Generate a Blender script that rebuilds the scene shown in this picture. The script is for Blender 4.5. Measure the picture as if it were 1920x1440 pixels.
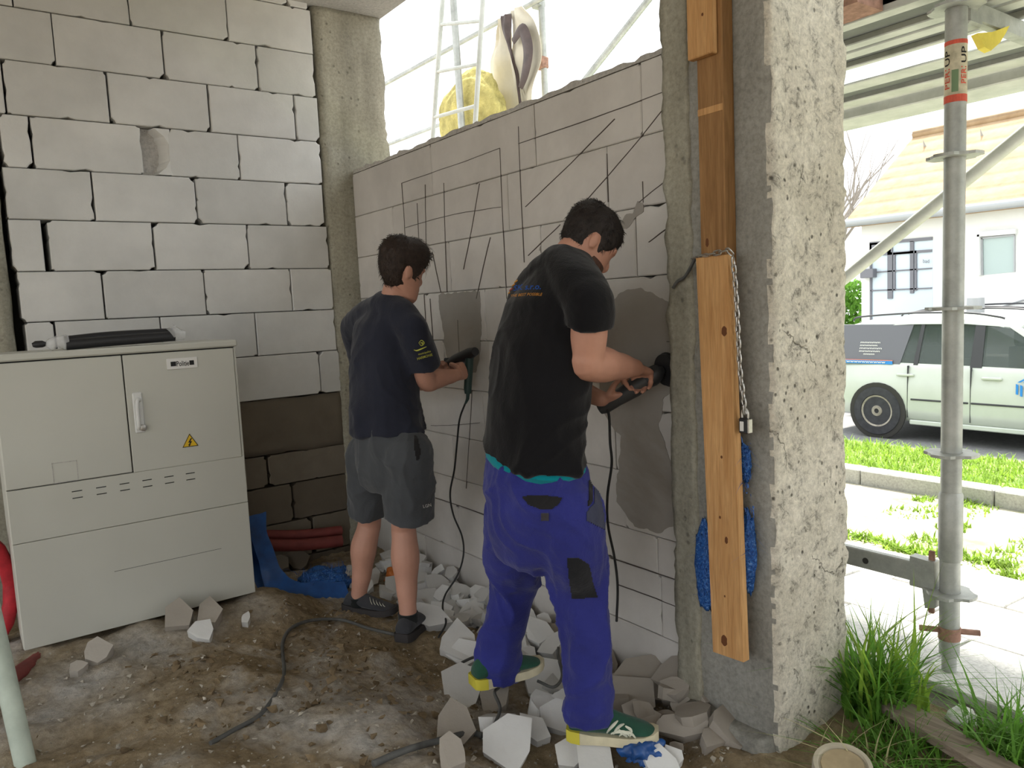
import bpy, bmesh, math, random
from mathutils import Vector, Matrix, noise
from mathutils.bvhtree import BVHTree

for o in list(bpy.data.objects): bpy.data.objects.remove(o, do_unlink=True)
scene = bpy.context.scene
COL = scene.collection
RNG = random.Random(7)

# ------------------------------------------------------------------ camera
# world: X runs along the back wall, Y along the right wall away from the camera, Z up (metres)
F_PX, CX, CY = 1444.0, 960.0, 720.0
_x = Vector((1995, -242, F_PX)).normalized()
_y = Vector((-1057, -98, F_PX)); _y = (_y - _y.dot(_x) * _x).normalized()
_z = _x.cross(_y)
CAM = Vector((0.0, 0.0, 1.5))
right = Vector((_x[0], _y[0], _z[0])); down = Vector((_x[1], _y[1], _z[1])); fwd = Vector((_x[2], _y[2], _z[2]))
cam_data = bpy.data.cameras.new('camera'); cam = bpy.data.objects.new('camera', cam_data); COL.objects.link(cam)
cam_data.sensor_width = 36.0; cam_data.lens = 36.0 * F_PX / 1920.0; cam_data.clip_start = 0.05; cam_data.clip_end = 300
mw = Matrix.Identity(4)
for i in range(3):
    mw[i][0] = right[i]; mw[i][1] = -down[i]; mw[i][2] = -fwd[i]; mw[i][3] = CAM[i]
cam.matrix_world = mw
scene.camera = cam

# ------------------------------------------------------------------ light
world = bpy.data.worlds.new('hazy_sky'); scene.world = world; world.use_nodes = True
bg = world.node_tree.nodes['Background']; bg.inputs[0].default_value = (0.93, 0.97, 1.0, 1); bg.inputs[1].default_value = 1.0
sun_d = bpy.data.lights.new('sun', 'SUN'); sun_d.energy = 5.0; sun_d.angle = math.radians(8); sun_d.color = (1.0, 0.95, 0.86)
sun = bpy.data.objects.new('sun', sun_d); COL.objects.link(sun)
SUN_DIR = Vector((0.62, 0.35, 1.25)).normalized()          # towards the sun
sun.rotation_euler = SUN_DIR.to_track_quat('Z', 'Y').to_euler(); sun.location = (6, 3, 9)
vs = scene.view_settings
vs.view_transform = 'Standard'; vs.look = 'None'; vs.gamma = 1.0; vs.exposure = 1.42; vs.use_curve_mapping = False

# ------------------------------------------------------------------ helpers
def ray(px, py): return right * ((px - CX) / F_PX) + down * ((py - CY) / F_PX) + fwd
def on_x(px, py, x): d = ray(px, py); return CAM + d * ((x - CAM.x) / d.x)
def on_y(px, py, y): d = ray(px, py); return CAM + d * ((y - CAM.y) / d.y)
def on_z(px, py, z): d = ray(px, py); return CAM + d * ((z - CAM.z) / d.z)
def at_d(px, py, dep): return CAM + ray(px, py) * dep
def V(*a): return Vector(a)
def lerp(a, b, t): return a + (b - a) * t

def tag(o, label=None, cat=None, group=None, kind=None):
    if label: o['label'] = label
    if cat: o['category'] = cat
    if group: o['group'] = group
    if kind: o['kind'] = kind
    return o
WLOC = {}
def empty(name, loc, label=None, cat=None, group=None, kind=None):
    o = bpy.data.objects.new(name, None); COL.objects.link(o); o.location = loc; o.empty_display_size = 0.1
    WLOC[o.name] = Vector(loc); return tag(o, label, cat, group, kind)

def link_mesh(name, me, parent=None, mats=None, origin=None):
    """me is in world coordinates"""
    off = Vector((0, 0, 0))
    if parent is not None: off = WLOC[parent.name]
    elif origin is not None: off = Vector(origin)
    if off.length > 0: me.transform(Matrix.Translation(-off))
    o = bpy.data.objects.new(name, me); COL.objects.link(o)
    if parent is not None: o.parent = parent
    else: o.location = off
    WLOC[o.name] = off.copy()
    if mats:
        for m in (mats if isinstance(mats, (list, tuple)) else [mats]): me.materials.append(m)
    return o

class MB:
    def __init__(s): s.v = []; s.f = []; s.mi = []
    def add(s, vs_, fs, mi=0):
        b = len(s.v); s.v += [Vector(p) for p in vs_]; s.f += [[i + b for i in f] for f in fs]; s.mi += [mi] * len(fs); return s
    def box(s, lo, hi, mi=0, mat=None):
        (a, b, c), (d, e, f) = lo, hi
        p = [V(a, b, c), V(d, b, c), V(d, e, c), V(a, e, c), V(a, b, f), V(d, b, f), V(d, e, f), V(a, e, f)]
        if mat is not None: p = [mat @ q for q in p]
        return s.add(p, [(0, 3, 2, 1), (4, 5, 6, 7), (0, 1, 5, 4), (1, 2, 6, 5), (2, 3, 7, 6), (3, 0, 4, 7)], mi)
    def bbox(s, lo, hi, bev=0.004, mi=0, mat=None):
        """box with chamfered edges"""
        bm = bmesh.new(); bmesh.ops.create_cube(bm, size=1.0)
        for v in bm.verts:
            v.co = V(*[lerp(lo[i], hi[i], v.co[i] + 0.5) for i in range(3)])
        bmesh.ops.bevel(bm, geom=list(bm.edges), offset=bev, segments=1, affect='EDGES', profile=0.5)
        bm.verts.index_update()
        p = [(mat @ v.co) if mat is not None else v.co.copy() for v in bm.verts]
        s.add(p, [[v.index for v in f.verts] for f in bm.faces], mi); bm.free(); return s
    def frame_rings(s, path):
        path = [Vector(p) for p in path]; n = len(path); fr = []; up = None
        for i in range(n):
            t = (path[min(i + 1, n - 1)] - path[max(i - 1, 0)])
            if t.length < 1e-9: t = V(0, 0, 1)
            t.normalize()
            if up is None:
                a = V(0, 0, 1) if abs(t.z) < 0.9 else V(1, 0, 0)
                up = (a - a.dot(t) * t).normalized()
            else:
                up = up - up.dot(t) * t
                up = up.normalized() if up.length > 1e-6 else t.orthogonal().normalized()
            fr.append((path[i], t, up, t.cross(up)))
        return fr
    def tube(s, path, r, n=8, mi=0, cap=True, squash=1.0):
        fr = s.frame_rings(path); rings = []
        for i, (c, t, u, w) in enumerate(fr):
            rr = r[i] if isinstance(r, (list, tuple)) else r
            rings.append([c + u * (rr * math.cos(2 * math.pi * k / n)) + w * (rr * squash * math.sin(2 * math.pi * k / n)) for k in range(n)])
        return s.loft(rings, mi, cap)
    def loft(s, rings, mi=0, cap=True, close=True):
        b = len(s.v); n = len(rings[0]); vs_ = [p for r_ in rings for p in r_]; fs = []
        for i in range(len(rings) - 1):
            for k in range(n if close else n - 1):
                k2 = (k + 1) % n
                fs.append((i * n + k, i * n + k2, (i + 1) * n + k2, (i + 1) * n + k))
        if cap:
            fs.append(tuple(range(n - 1, -1, -1))); fs.append(tuple((len(rings) - 1) * n + k for k in range(n)))
        return s.add(vs_, fs, mi)
    def prism(s, poly, ext, mi=0):
        """poly: world points of one face, ext: extrusion vector"""
        ext = Vector(ext); n = len(poly); p = [Vector(q) for q in poly]
        return s.add(p + [q + ext for q in p], [tuple(range(n - 1, -1, -1)), tuple(range(n, 2 * n))] + [(i, (i + 1) % n, n + (i + 1) % n, n + i) for i in range(n)], mi)
    def lathe(s, c, axis, prof, n=24, mi=0):
        """prof: list of (r, h) along axis"""
        axis = Vector(axis).normalized(); u = axis.orthogonal().normalized(); w = axis.cross(u); c = Vector(c)
        rings = [[c + axis * h + u * (r * math.cos(2 * math.pi * k / n)) + w * (r * math.sin(2 * math.pi * k / n)) for k in range(n)] for r, h in prof]
        return s.loft(rings, mi, True)
    def hull(s, pts, mi=0):
        bm = bmesh.new()
        for p in pts: bm.verts.new(p)
        res = bmesh.ops.convex_hull(bm, input=list(bm.verts))
        bmesh.ops.delete(bm, geom=list({g for g in res['geom_interior'] + res['geom_unused'] if isinstance(g, bmesh.types.BMVert)}), context='VERTS')
        bmesh.ops.dissolve_limit(bm, angle_limit=math.radians(6), verts=list(bm.verts), edges=list(bm.edges))
        bm.verts.index_update(); bm.verts.ensure_lookup_table()
        s.add([v.co.copy() for v in bm.verts], [[v.index for v in f.verts] for f in bm.faces], mi); bm.free(); return s
    def sphere(s, c, r, n=10, mi=0):
        rr = r if isinstance(r, (list, tuple, Vector)) else (r, r, r); c = Vector(c); rings = []
        m = max(5, n // 2 + 1)
        for i in range(1, m):
            a = math.pi * i / m
            rings.append([c + V(rr[0] * math.sin(a) * math.cos(2 * math.pi * k / n), rr[1] * math.sin(a) * math.sin(2 * math.pi * k / n), -rr[2] * math.cos(a)) for k in range(n)])
        return s.loft(rings, mi, True)
    def mesh(s, name='m'):
        me = bpy.data.meshes.new(name); me.from_pydata([tuple(p) for p in s.v], [], s.f)
        if any(s.mi):
            me.polygons.foreach_set('material_index', s.mi)
        me.update(); bm = bmesh.new(); bm.from_mesh(me); bmesh.ops.recalc_face_normals(bm, faces=list(bm.faces)); bm.to_mesh(me); bm.free()
        return me
    def build(s, name, mats, parent=None, smooth=None, origin=None):
        me = s.mesh(name)
        if parent is None and origin is None and s.v:
            xs = [p.x for p in s.v]; ys = [p.y for p in s.v]; zs = [p.z for p in s.v]
            origin = ((min(xs) + max(xs)) / 2, (min(ys) + max(ys)) / 2, min(zs))
        if smooth is not None: smooth_mesh(me, smooth)
        return link_mesh(name, me, parent, mats, origin)

def smooth_mesh(me, angle=40):
    """smooth shade, sharp edges over the angle"""
    me.polygons.foreach_set('use_smooth', [True] * len(me.polygons))
    if angle < 180:
        bm = bmesh.new(); bm.from_mesh(me); a = math.radians(angle)
        for e in bm.edges:
            e.smooth = not (len(e.link_faces) == 2 and e.calc_face_angle(0) > a)
        bm.to_mesh(me); bm.free()

def eval_mods(me, mods):
    """run modifiers on a mesh datablock and return the resulting mesh"""
    o = bpy.data.objects.new('tmp', me); COL.objects.link(o)
    for typ, kw in mods:
        m = o.modifiers.new(typ, typ)
        for k, v in kw.items(): setattr(m, k, v)
    dg = bpy.context.evaluated_depsgraph_get(); dg.update()
    out = bpy.data.meshes.new_from_object(o.evaluated_get(dg), depsgraph=dg)
    bpy.data.objects.remove(o, do_unlink=True); bpy.data.meshes.remove(me)
    return out

def smoothpath(pts, n=6):
    """Catmull-Rom through points"""
    P = [Vector(p) for p in pts]; P = [P[0] * 2 - P[1]] + P + [P[-1] * 2 - P[-2]]; out = []
    for i in range(1, len(P) - 2):
        p0, p1, p2, p3 = P[i - 1:i + 3]
        for k in range(n):
            t = k / n
            out.append(0.5 * ((2 * p1) + (p2 - p0) * t + (2 * p0 - 5 * p1 + 4 * p2 - p3) * t * t + (3 * p1 - p0 - 3 * p2 + p3) * t ** 3))
    out.append(P[-2]); return out

# ------------------------------------------------------------------ materials
def srgb(r, g=None, b=None):
    if g is None: r, g, b = [int(r[i:i + 2], 16) for i in (0, 2, 4)]
    f = lambda c: (c / 255 / 12.92) if c / 255 <= 0.04045 else ((c / 255 + 0.055) / 1.055) ** 2.4
    return (f(r), f(g), f(b), 1.0)
class MN:
    """small node-material builder"""
    def __init__(s, name, rough=0.85, spec=0.3, metal=0.0):
        s.m = bpy.data.materials.new(name); s.m.use_nodes = True; s.nt = s.m.node_tree; s.b = s.nt.nodes['Principled BSDF']
        s.b.inputs['Roughness'].default_value = rough; s.b.inputs['Specular IOR Level'].default_value = spec; s.b.inputs['Metallic'].default_value = metal
        s.tc = None
    def n(s, t, **kw):
        x = s.nt.nodes.new(t)
        for k, v in kw.items(): setattr(x, k, v)
        return x
    def l(s, a, b): s.nt.links.new(a, b)
    def coord(s, scale=(1, 1, 1), rot=(0, 0, 0), kind='Object'):
        if s.tc is None: s.tc = s.n('ShaderNodeTexCoord')
        mp = s.n('ShaderNodeMapping'); mp.inputs['Scale'].default_value = scale; mp.inputs['Rotation'].default_value = rot
        s.l(s.tc.outputs[kind], mp.inputs[0]); return mp.outputs[0]
    def noise(s, scale=5, detail=4, rough=0.55, dist=0.0, co=None):
        x = s.n('ShaderNodeTexNoise'); x.inputs['Scale'].default_value = scale; x.inputs['Detail'].default_value = detail
        x.inputs['Roughness'].default_value = rough; x.inputs['Distortion'].default_value = dist
        s.l(co if co is not None else s.coord(), x.inputs['Vector']); return x.outputs[0]
    def voro(s, scale=5, feat='F1', co=None, out='Distance', rand=1.0):
        x = s.n('ShaderNodeTexVoronoi', feature=feat); x.inputs['Scale'].default_value = scale; x.inputs['Randomness'].default_value = rand
        s.l(co if co is not None else s.coord(), x.inputs['Vector']); return x.outputs[out]
    def ramp(s, fac, stops, interp='LINEAR'):
        x = s.n('ShaderNodeValToRGB'); cr = x.color_ramp; cr.interpolation = interp
        while len(cr.elements) < len(stops): cr.elements.new(0.5)
        for e, (p, c) in zip(cr.elements, stops):
            e.position = p; e.color = c if not isinstance(c, (int, float)) else (c, c, c, 1)
        s.l(fac, x.inputs[0]); return x.outputs[0]
    def mix(s, fac, a, b, blend='MIX'):
        x = s.n('ShaderNodeMix', data_type='RGBA', blend_type=blend)
        for inp, v in ((x.inputs[0], fac), (x.inputs[6], a), (x.inputs[7], b)):
            if hasattr(v, 'links') or isinstance(v, bpy.types.NodeSocket): s.l(v, inp)
            else: inp.default_value = v
        return x.outputs[2]
    def math(s, op, a, b=0.5, clamp=False):
        x = s.n('ShaderNodeMath', operation=op, use_clamp=clamp)
        for inp, v in ((x.inputs[0], a), (x.inputs[1], b)):
            if isinstance(v, bpy.types.NodeSocket): s.l(v, inp)
            else: inp.default_value = v
        return x.outputs[0]
    def objrand(s): return s.n('ShaderNodeObjectInfo').outputs['Random']
    def color(s, c):
        if isinstance(c, bpy.types.NodeSocket): s.l(c, s.b.inputs['Base Color'])
        else: s.b.inputs['Base Color'].default_value = c
        return s
    def bump(s, h, strength=0.3, dist=0.01):
        x = s.n('ShaderNodeBump'); x.inputs['Strength'].default_value = strength; x.inputs['Distance'].default_value = dist
        s.l(h, x.inputs['Height']); s.l(x.outputs[0], s.b.inputs['Normal']); return s
    def rough(s, v):
        if isinstance(v, bpy.types.NodeSocket): s.l(v, s.b.inputs['Roughness'])
        else: s.b.inputs['Roughness'].default_value = v
        return s

MAT = {}
def simple(name, c, rough=0.6, spec=0.3, metal=0.0, var=0.0, nscale=6, bump=0.0, bscale=40, bdist=0.004):
    m = MN(name, rough, spec, metal)
    if var > 0:
        a = tuple(x * (1 - var) for x in c[:3]) + (1,); b_ = tuple(min(1, x * (1 + var)) for x in c[:3]) + (1,)
        m.color(m.ramp(m.noise(nscale, 5, 0.6), [(0.3, a), (0.7, b_)]))
    else: m.color(c)
    if bump > 0: m.bump(m.noise(bscale, 4, 0.6), bump, bdist)
    MAT[name] = m.m; return m.m
# aerated concrete block
def make_aac(name, c0, c1, stain=0.0, stain_c=(0.2, 0.17, 0.14, 1)):
    m = MN(name, 0.92, 0.15)
    base = m.mix(m.objrand(), c0, c1)
    cl = m.ramp(m.noise(3.0, 5, 0.6), [(0.3, 0.86), (0.7, 1.06)])
    c = m.mix(1.0, base, cl, 'MULTIPLY')
    pores = m.ramp(m.voro(70), [(0.0, 0.55), (0.10, 1.0)])
    sel = m.ramp(m.noise(18, 2, 0.5), [(0.58, 1.0), (0.66, 0.0)])
    pores = m.mix(sel, pores, (1, 1, 1, 1))
    c = m.mix(1.0, c, pores, 'MULTIPLY')
    if stain > 0:
        sm = m.ramp(m.noise(1.7, 6, 0.65, 0.4), [(0.48, 0.0), (0.72, stain)])
        c = m.mix(sm, c, stain_c)
    m.color(c); m.bump(m.noise(55, 5, 0.7), 0.25, 0.004)
    MAT[name] = m.m
make_aac('aac', (0.58, 0.575, 0.55, 1), (0.68, 0.675, 0.65, 1))
make_aac('aac_inner', (0.55, 0.52, 0.485, 1), (0.63, 0.60, 0.56, 1), 0.25, (0.30, 0.27, 0.24, 1))
make_aac('aac_rubble', (0.56, 0.55, 0.53, 1), (0.74, 0.735, 0.72, 1), 0.35, (0.30, 0.25, 0.19, 1))
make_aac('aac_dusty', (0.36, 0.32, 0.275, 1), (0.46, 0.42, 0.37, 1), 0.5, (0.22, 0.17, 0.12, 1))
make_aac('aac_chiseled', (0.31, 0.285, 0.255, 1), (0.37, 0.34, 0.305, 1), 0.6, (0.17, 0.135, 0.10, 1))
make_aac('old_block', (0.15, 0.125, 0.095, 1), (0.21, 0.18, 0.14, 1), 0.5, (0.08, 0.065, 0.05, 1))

def make_concrete(name, c0, c1, pit=0.5, bump=0.6, pit_scale=26, streak=0.0, crack=0.0):
    m = MN(name, 0.93, 0.12)
    c = m.ramp(m.noise(2.2, 7, 0.65, 0.3), [(0.28, c0), (0.72, c1)])
    if streak > 0:
        st = m.ramp(m.noise(1.0, 4, 0.6, 0.2, m.coord((9, 9, 0.7))), [(0.35, 1 - streak), (0.65, 1.0)])
        c = m.mix(1.0, c, st, 'MULTIPLY')
    fine = m.noise(60, 5, 0.75)
    c = m.mix(1.0, c, m.ramp(fine, [(0.3, 0.72), (0.6, 1.08)]), 'MULTIPLY')
    if crack > 0:
        rgh = m.noise(22, 7, 0.78, 0.5); c = m.mix(1.0, c, m.ramp(rgh, [(0.36, 0.42), (0.46, 0.92), (0.62, 1.1)]), 'MULTIPLY'); fine = m.math('ADD', fine, m.math('MULTIPLY', rgh, 1.4))
    pits = m.ramp(m.voro(pit_scale), [(0.08, 0.0), (0.22, 1.0)])
    selp = m.ramp(m.noise(7, 6, 0.7), [(0.47, 1.0), (0.57, 0.0)])
    pitm = m.mix(selp, pits, (1, 1, 1, 1))
    c = m.mix(1.0, c, m.ramp(pitm, [(0, 1 - pit), (1, 1.0)]), 'MULTIPLY')
    h = m.math('ADD', m.math('MULTIPLY', fine, 0.5), m.math('MULTIPLY', pitm, 0.8))
    if crack > 0:
        wob = m.mix(0.25, m.coord((1, 1, 1)), m.noise(6, 4, 0.6), 'ADD')
        cr = m.ramp(m.voro(3.2, 'DISTANCE_TO_EDGE', wob), [(0.0, 0.0), (0.012, 1.0)])
        selc = m.ramp(m.noise(4.5, 3, 0.6), [(0.56, 1.0), (0.62, 0.0)])
        crm = m.mix(selc, cr, (1, 1, 1, 1))
        c = m.mix(1.0, c, m.ramp(crm, [(0, 1 - crack), (1, 1.0)]), 'MULTIPLY')
        h = m.math('ADD', h, crm)
    m.color(c); m.bump(h, bump, 0.008); MAT[name] = m.m
make_concrete('concrete_column', (0.30, 0.28, 0.22, 1), (0.44, 0.42, 0.34, 1), 0.35, 0.5, 22, 0.25)
make_concrete('concrete_inner', (0.24, 0.23, 0.20, 1), (0.38, 0.37, 0.335, 1), 0.25, 0.35, 18, 0.25)
make_concrete('concrete_plaster', (0.52, 0.475, 0.385, 1), (0.74, 0.695, 0.60, 1), 0.75, 1.0, 30, 0.0, 0.35)
make_concrete('concrete_slab', (0.56, 0.555, 0.53, 1), (0.74, 0.73, 0.70, 1), 0.3, 0.4, 40)
make_concrete('concrete_grey', (0.33, 0.33, 0.31, 1), (0.45, 0.45, 0.43, 1), 0.2, 0.3, 30)
make_concrete('ceiling_concrete', (0.38, 0.37, 0.34, 1), (0.50, 0.49, 0.46, 1), 0.2, 0.3, 30)
make_concrete('mortar', (0.40, 0.38, 0.35, 1), (0.52, 0.50, 0.47, 1), 0.4, 0.6, 60)
simple('dark_void', (0.05, 0.048, 0.045, 1), 0.95, 0.05)

# earth floor: brown earth, grey-white block dust in drifts and specks
m = MN('earth', 0.96, 0.1)
co = m.coord()
soil = m.ramp(m.noise(3.5, 8, 0.68, 0.4, co), [(0.25, (0.20, 0.145, 0.08, 1)), (0.5, (0.345, 0.265, 0.165, 1)), (0.78, (0.49, 0.41, 0.30, 1))])
dust_c = (0.56, 0.54, 0.51, 1)
d1 = m.ramp(m.noise(1.3, 7, 0.66, 0.7, co), [(0.50, 0.0), (0.66, 0.75)])
at = m.n('ShaderNodeAttribute', attribute_name='dust').outputs['Fac']
d2 = m.math('MULTIPLY', at, m.ramp(m.noise(6, 7, 0.7, 0.3, co), [(0.25, 0.25), (0.6, 1.0)]), True)
dm = m.math('MAXIMUM', d1, d2)
c = m.mix(dm, soil, dust_c)
sp = m.ramp(m.voro(48), [(0.10, 1.0), (0.2, 0.0)])
spsel = m.ramp(m.noise(7, 3, 0.5), [(0.52, 0.0), (0.62, 0.8)])
c = m.mix(m.math('MULTIPLY', sp, spsel), c, (0.55, 0.52, 0.47, 1))
clods = m.ramp(m.noise(34, 5, 0.7), [(0.3, 0.70), (0.62, 1.1)])
c = m.mix(1.0, c, clods, 'MULTIPLY')
m.color(c); m.bump(m.math('ADD', m.noise(28, 7, 0.75), m.math('MULTIPLY', m.voro(30), 0.5)), 0.9, 0.02); MAT['earth'] = m.m

def make_wood(name, c0, c1, knots=True, along='z'):
    m = MN(name, 0.7, 0.25)
    sc = {'z': (14, 14, 0.9), 'y': (14, 0.9, 14)}[along]
    g = m.noise(3.0, 6, 0.6, 0.8, m.coord(sc))
    c = m.ramp(g, [(0.3, c0), (0.68, c1)])
    fine = m.noise(9.0, 3, 0.5, 0.2, m.coord(tuple(s * 2 for s in sc)))
    c = m.mix(1.0, c, m.ramp(fine, [(0.35, 0.88), (0.6, 1.05)]), 'MULTIPLY')
    m.color(c); m.bump(fine, 0.15, 0.003); MAT[name] = m.m
make_wood('wood_fresh', (0.42, 0.21, 0.075, 1), (0.60, 0.35, 0.15, 1))
make_wood('wood_aged', (0.20, 0.10, 0.035, 1), (0.34, 0.185, 0.075, 1))
make_wood('wood_grey', (0.16, 0.12, 0.09, 1), (0.30, 0.24, 0.19, 1), along='y')
simple('knot', (0.13, 0.05, 0.02, 1), 0.7, 0.2)
simple('crumb', (0.40, 0.36, 0.30, 1), 0.9, 0.1, 0, 0.35, 50)
simple('clod', (0.19, 0.14, 0.085, 1), 0.95, 0.08, 0, 0.45, 14)
simple('tool_grey', (0.045, 0.045, 0.045, 1), 0.5, 0.35)
simple('pencil', (0.11, 0.095, 0.085, 1), 0.9, 0.1)
# steel, plastic, paint
m = MN('galvanised', 0.55, 0.4, 0.55)
m.color(m.ramp(m.noise(9, 6, 0.7), [(0.3, (0.30, 0.31, 0.29, 1)), (0.7, (0.50, 0.51, 0.48, 1))])); m.bump(m.noise(60, 3), 0.1, 0.002); MAT['galvanised'] = m.m
m = MN('deck_steel', 0.6, 0.35, 0.2)
m.color(m.ramp(m.noise(4, 6, 0.7), [(0.3, (0.11, 0.12, 0.115, 1)), (0.7, (0.18, 0.19, 0.18, 1))])); MAT['deck_steel'] = m.m
m = MN('deck_edge', 0.6, 0.35, 0.2)
m.color(m.ramp(m.noise(6, 6, 0.7), [(0.3, (0.42, 0.44, 0.40, 1)), (0.7, (0.60, 0.61, 0.57, 1))])); MAT['deck_edge'] = m.m
simple('rust', (0.34, 0.20, 0.15, 1), 0.8, 0.2, 0.2, 0.35, 30)
simple('chain_steel', (0.45, 0.43, 0.40, 1), 0.35, 0.5, 0.85, 0.2, 60)
simple('black_plastic', (0.018, 0.018, 0.02, 1), 0.45, 0.4)
simple('black_rubber', (0.025, 0.025, 0.025, 1), 0.7, 0.3, 0, 0.2, 30)
simple('grey_cable', (0.10, 0.10, 0.095, 1), 0.6, 0.3, 0, 0.25, 20)
simple('tool_green', (0.02, 0.045, 0.04, 1), 0.45, 0.4)
simple('cabinet_paint', (0.50, 0.495, 0.44, 1), 0.5, 0.35, 0, 0.035, 2.0, 0.03, 90, 0.001)
simple('cabinet_gap', (0.03, 0.03, 0.028, 1), 0.8, 0.2)
simple('white_plastic', (0.62, 0.62, 0.60, 1), 0.5, 0.35, 0, 0.05, 8)
simple('label_white', (0.70, 0.69, 0.66, 1), 0.6, 0.3)
simple('sign_yellow', (0.72, 0.46, 0.02, 1), 0.5, 0.35)
simple('print_black', (0.02, 0.02, 0.02, 1), 0.7, 0.2)
simple('red_conduit', (0.20, 0.045, 0.04, 1), 0.55, 0.35, 0, 0.25, 9)
simple('red_net', (0.42, 0.02, 0.03, 1), 0.6, 0.3, 0, 0.3, 20)
simple('pale_pole', (0.42, 0.47, 0.40, 1), 0.7, 0.3, 0, 0.22, 7, 0.2, 60)
simple('orange_plastic', (0.55, 0.16, 0.03, 1), 0.5, 0.35, 0, 0.2, 9)
# woven blue plastic
m = MN('blue_woven', 0.6, 0.3)
w1 = m.noise(120, 3, 0.7, 0.5)
m.color(m.ramp(w1, [(0.35, (0.008, 0.035, 0.16, 1)), (0.55, (0.02, 0.11, 0.36, 1)), (0.72, (0.20, 0.33, 0.55, 1))])); m.bump(w1, 0.5, 0.004); MAT['blue_woven'] = m.m
simple('blue_film', (0.015, 0.075, 0.26, 1), 0.4, 0.45, 0, 0.35, 12)
simple('blue_fray', (0.05, 0.13, 0.38, 1), 0.6, 0.3)
m = MN('clear_film', 0.15, 0.5); m.color((0.8, 0.8, 0.8, 1)); m.b.inputs['Alpha'].default_value = 0.35; m.bump(m.noise(40, 3), 0.8, 0.01); MAT['clear_film'] = m.m
X_R, Y_B = 2.0915, 4.46          # right wall face, back wall face
CEIL = 3.31
# ---------------------------------------------------------------- blocks with chipped outlines
def chipped_outline(w, h, rng, chip=0.5, big=0.03):
    """2-D outline (u,v) of a block face with a few broken corners and edges"""
    pts = []
    cs = [(0, 0, 1, 0), (w, 0, 0, 1), (w, h, -1, 0), (0, h, 0, -1)]
    for i, (x, y, dx, dy) in enumerate(cs):
        if rng.random() < chip:
            a = rng.uniform(0.004, big); b = rng.uniform(0.004, big)
            a = min(a, w * .3); b = min(b, h * .3)
            px, py = cs[i - 1][2], cs[i - 1][3]
            p1 = (x - px * a, y - py * a); p2 = (x + dx * b, y + dy * b)
            pts += [p1, ((p1[0] + p2[0]) / 2 + (w / 2 - x) * 0.01, (p1[1] + p2[1]) / 2 + (h / 2 - y) * 0.02), p2]
        else: pts.append((x, y))
        L = w if dx else h
        if rng.random() < chip and L > 0.15:
            t = rng.uniform(0.2, 0.8) * L; q = rng.uniform(0.015, 0.05); e = rng.uniform(0.003, 0.010)
            nx, ny = -dy, dx
            pts += [(x + dx * (t - q), y + dy * (t - q)), (x + dx * t + nx * e, y + dy * t + ny * e), (x + dx * (t + q * .8), y + dy * (t + q * .8))]
    return pts
def block(u0, u1, v0, v1, face, depth, axis, parent, mat, rng, gap=0.003, chip=0.5, name='block', big=0.03, jit=0.003):
    """one block of a wall whose face lies at `face`; axis 'y': wall faces -Y (u = X), axis 'x': wall faces -X (u = Y)"""
    g = gap * rng.uniform(0.5, 1.6)
    w = u1 - u0 - 2 * g; h = v1 - v0 - 2 * gap * 0.6
    f = face + rng.uniform(-jit, jit); bev = 0.004
    out = chipped_outline(w, h, rng, chip, big); cxu, cyv = w / 2, h / 2
    mb = MB(); rings = []
    for d, ins in ((0, bev), (bev, 0), (depth, 0)):
        ring = []
        for (a, b) in out:
            a2 = a + (ins if a < cxu else -ins); b2 = b + (ins if b < cyv else -ins)
            a2 += u0 + g; b2 += v0 + gap * 0.6
            ring.append(V(a2, f + d, b2) if axis == 'y' else V(f + d, a2, b2))
        rings.append(ring)
    mb.loft(rings)
    return mb.build(name, mat, parent)

# ---------------------------------------------------------------- back wall (wall_left)
rng = random.Random(11)
wl = empty('wall_left', (1.1, Y_B + 0.1, 0), 'white aerated block wall behind the grey cabinet', kind='structure')
MB().box((-0.2, Y_B + 0.21, -0.3), (2.05, Y_B + 0.26, CEIL)).build('wall_core', MAT['dark_void'], wl)
rows = [  # z0, z1, left px, [joint px], right px, py
    (3.276, 3.336, -40, [180, 360, 540], 578, 4), (3.026, 3.276, -60, [26, 243, 427], 585, 40), (2.777, 3.026, -100, [103, 307, 483], 590, 115),
    (2.522, 2.777, -60, [20 - 10, 205, 393, 553], 598, 205), (2.272, 2.522, 2, [60, 268, 448], 602, 285), (2.025, 2.272, 8, [175, 368, 537], 607, 373),
    (1.774, 2.025, 19, [82, 289, 466], 616, 463), (1.526, 1.774, 35, [194, 385, 547], 624, 550), (1.276, 1.526, 47, [104, 303, 480], 630, 625), (1.02, 1.276, 50, [230, 420, 599], 637, 695)]
for z0, z1, l, js, r_, py in rows:
    us = [on_y(p, py + (p - 300) * (z0 - 1.7) * 0.06, Y_B).x for p in [l] + js + [r_]]
    us[0] = max(us[0], 0.27) if z1 < 2.9 else max(us[0], 0.05)
    for k in range(len(us) - 1):
        a, b = us[k], us[k + 1]
        if z0 == 2.272 and k == 2: a += 0.125            # the broken block leaves a void
        if z0 == 1.774 and k == 1: a += 0.02
        if b - a < 0.02: continue
        block(a, b, z0, z1, Y_B, 0.2, 'y', wl, MAT['aac'], rng, 0.0035, 0.55)
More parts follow.
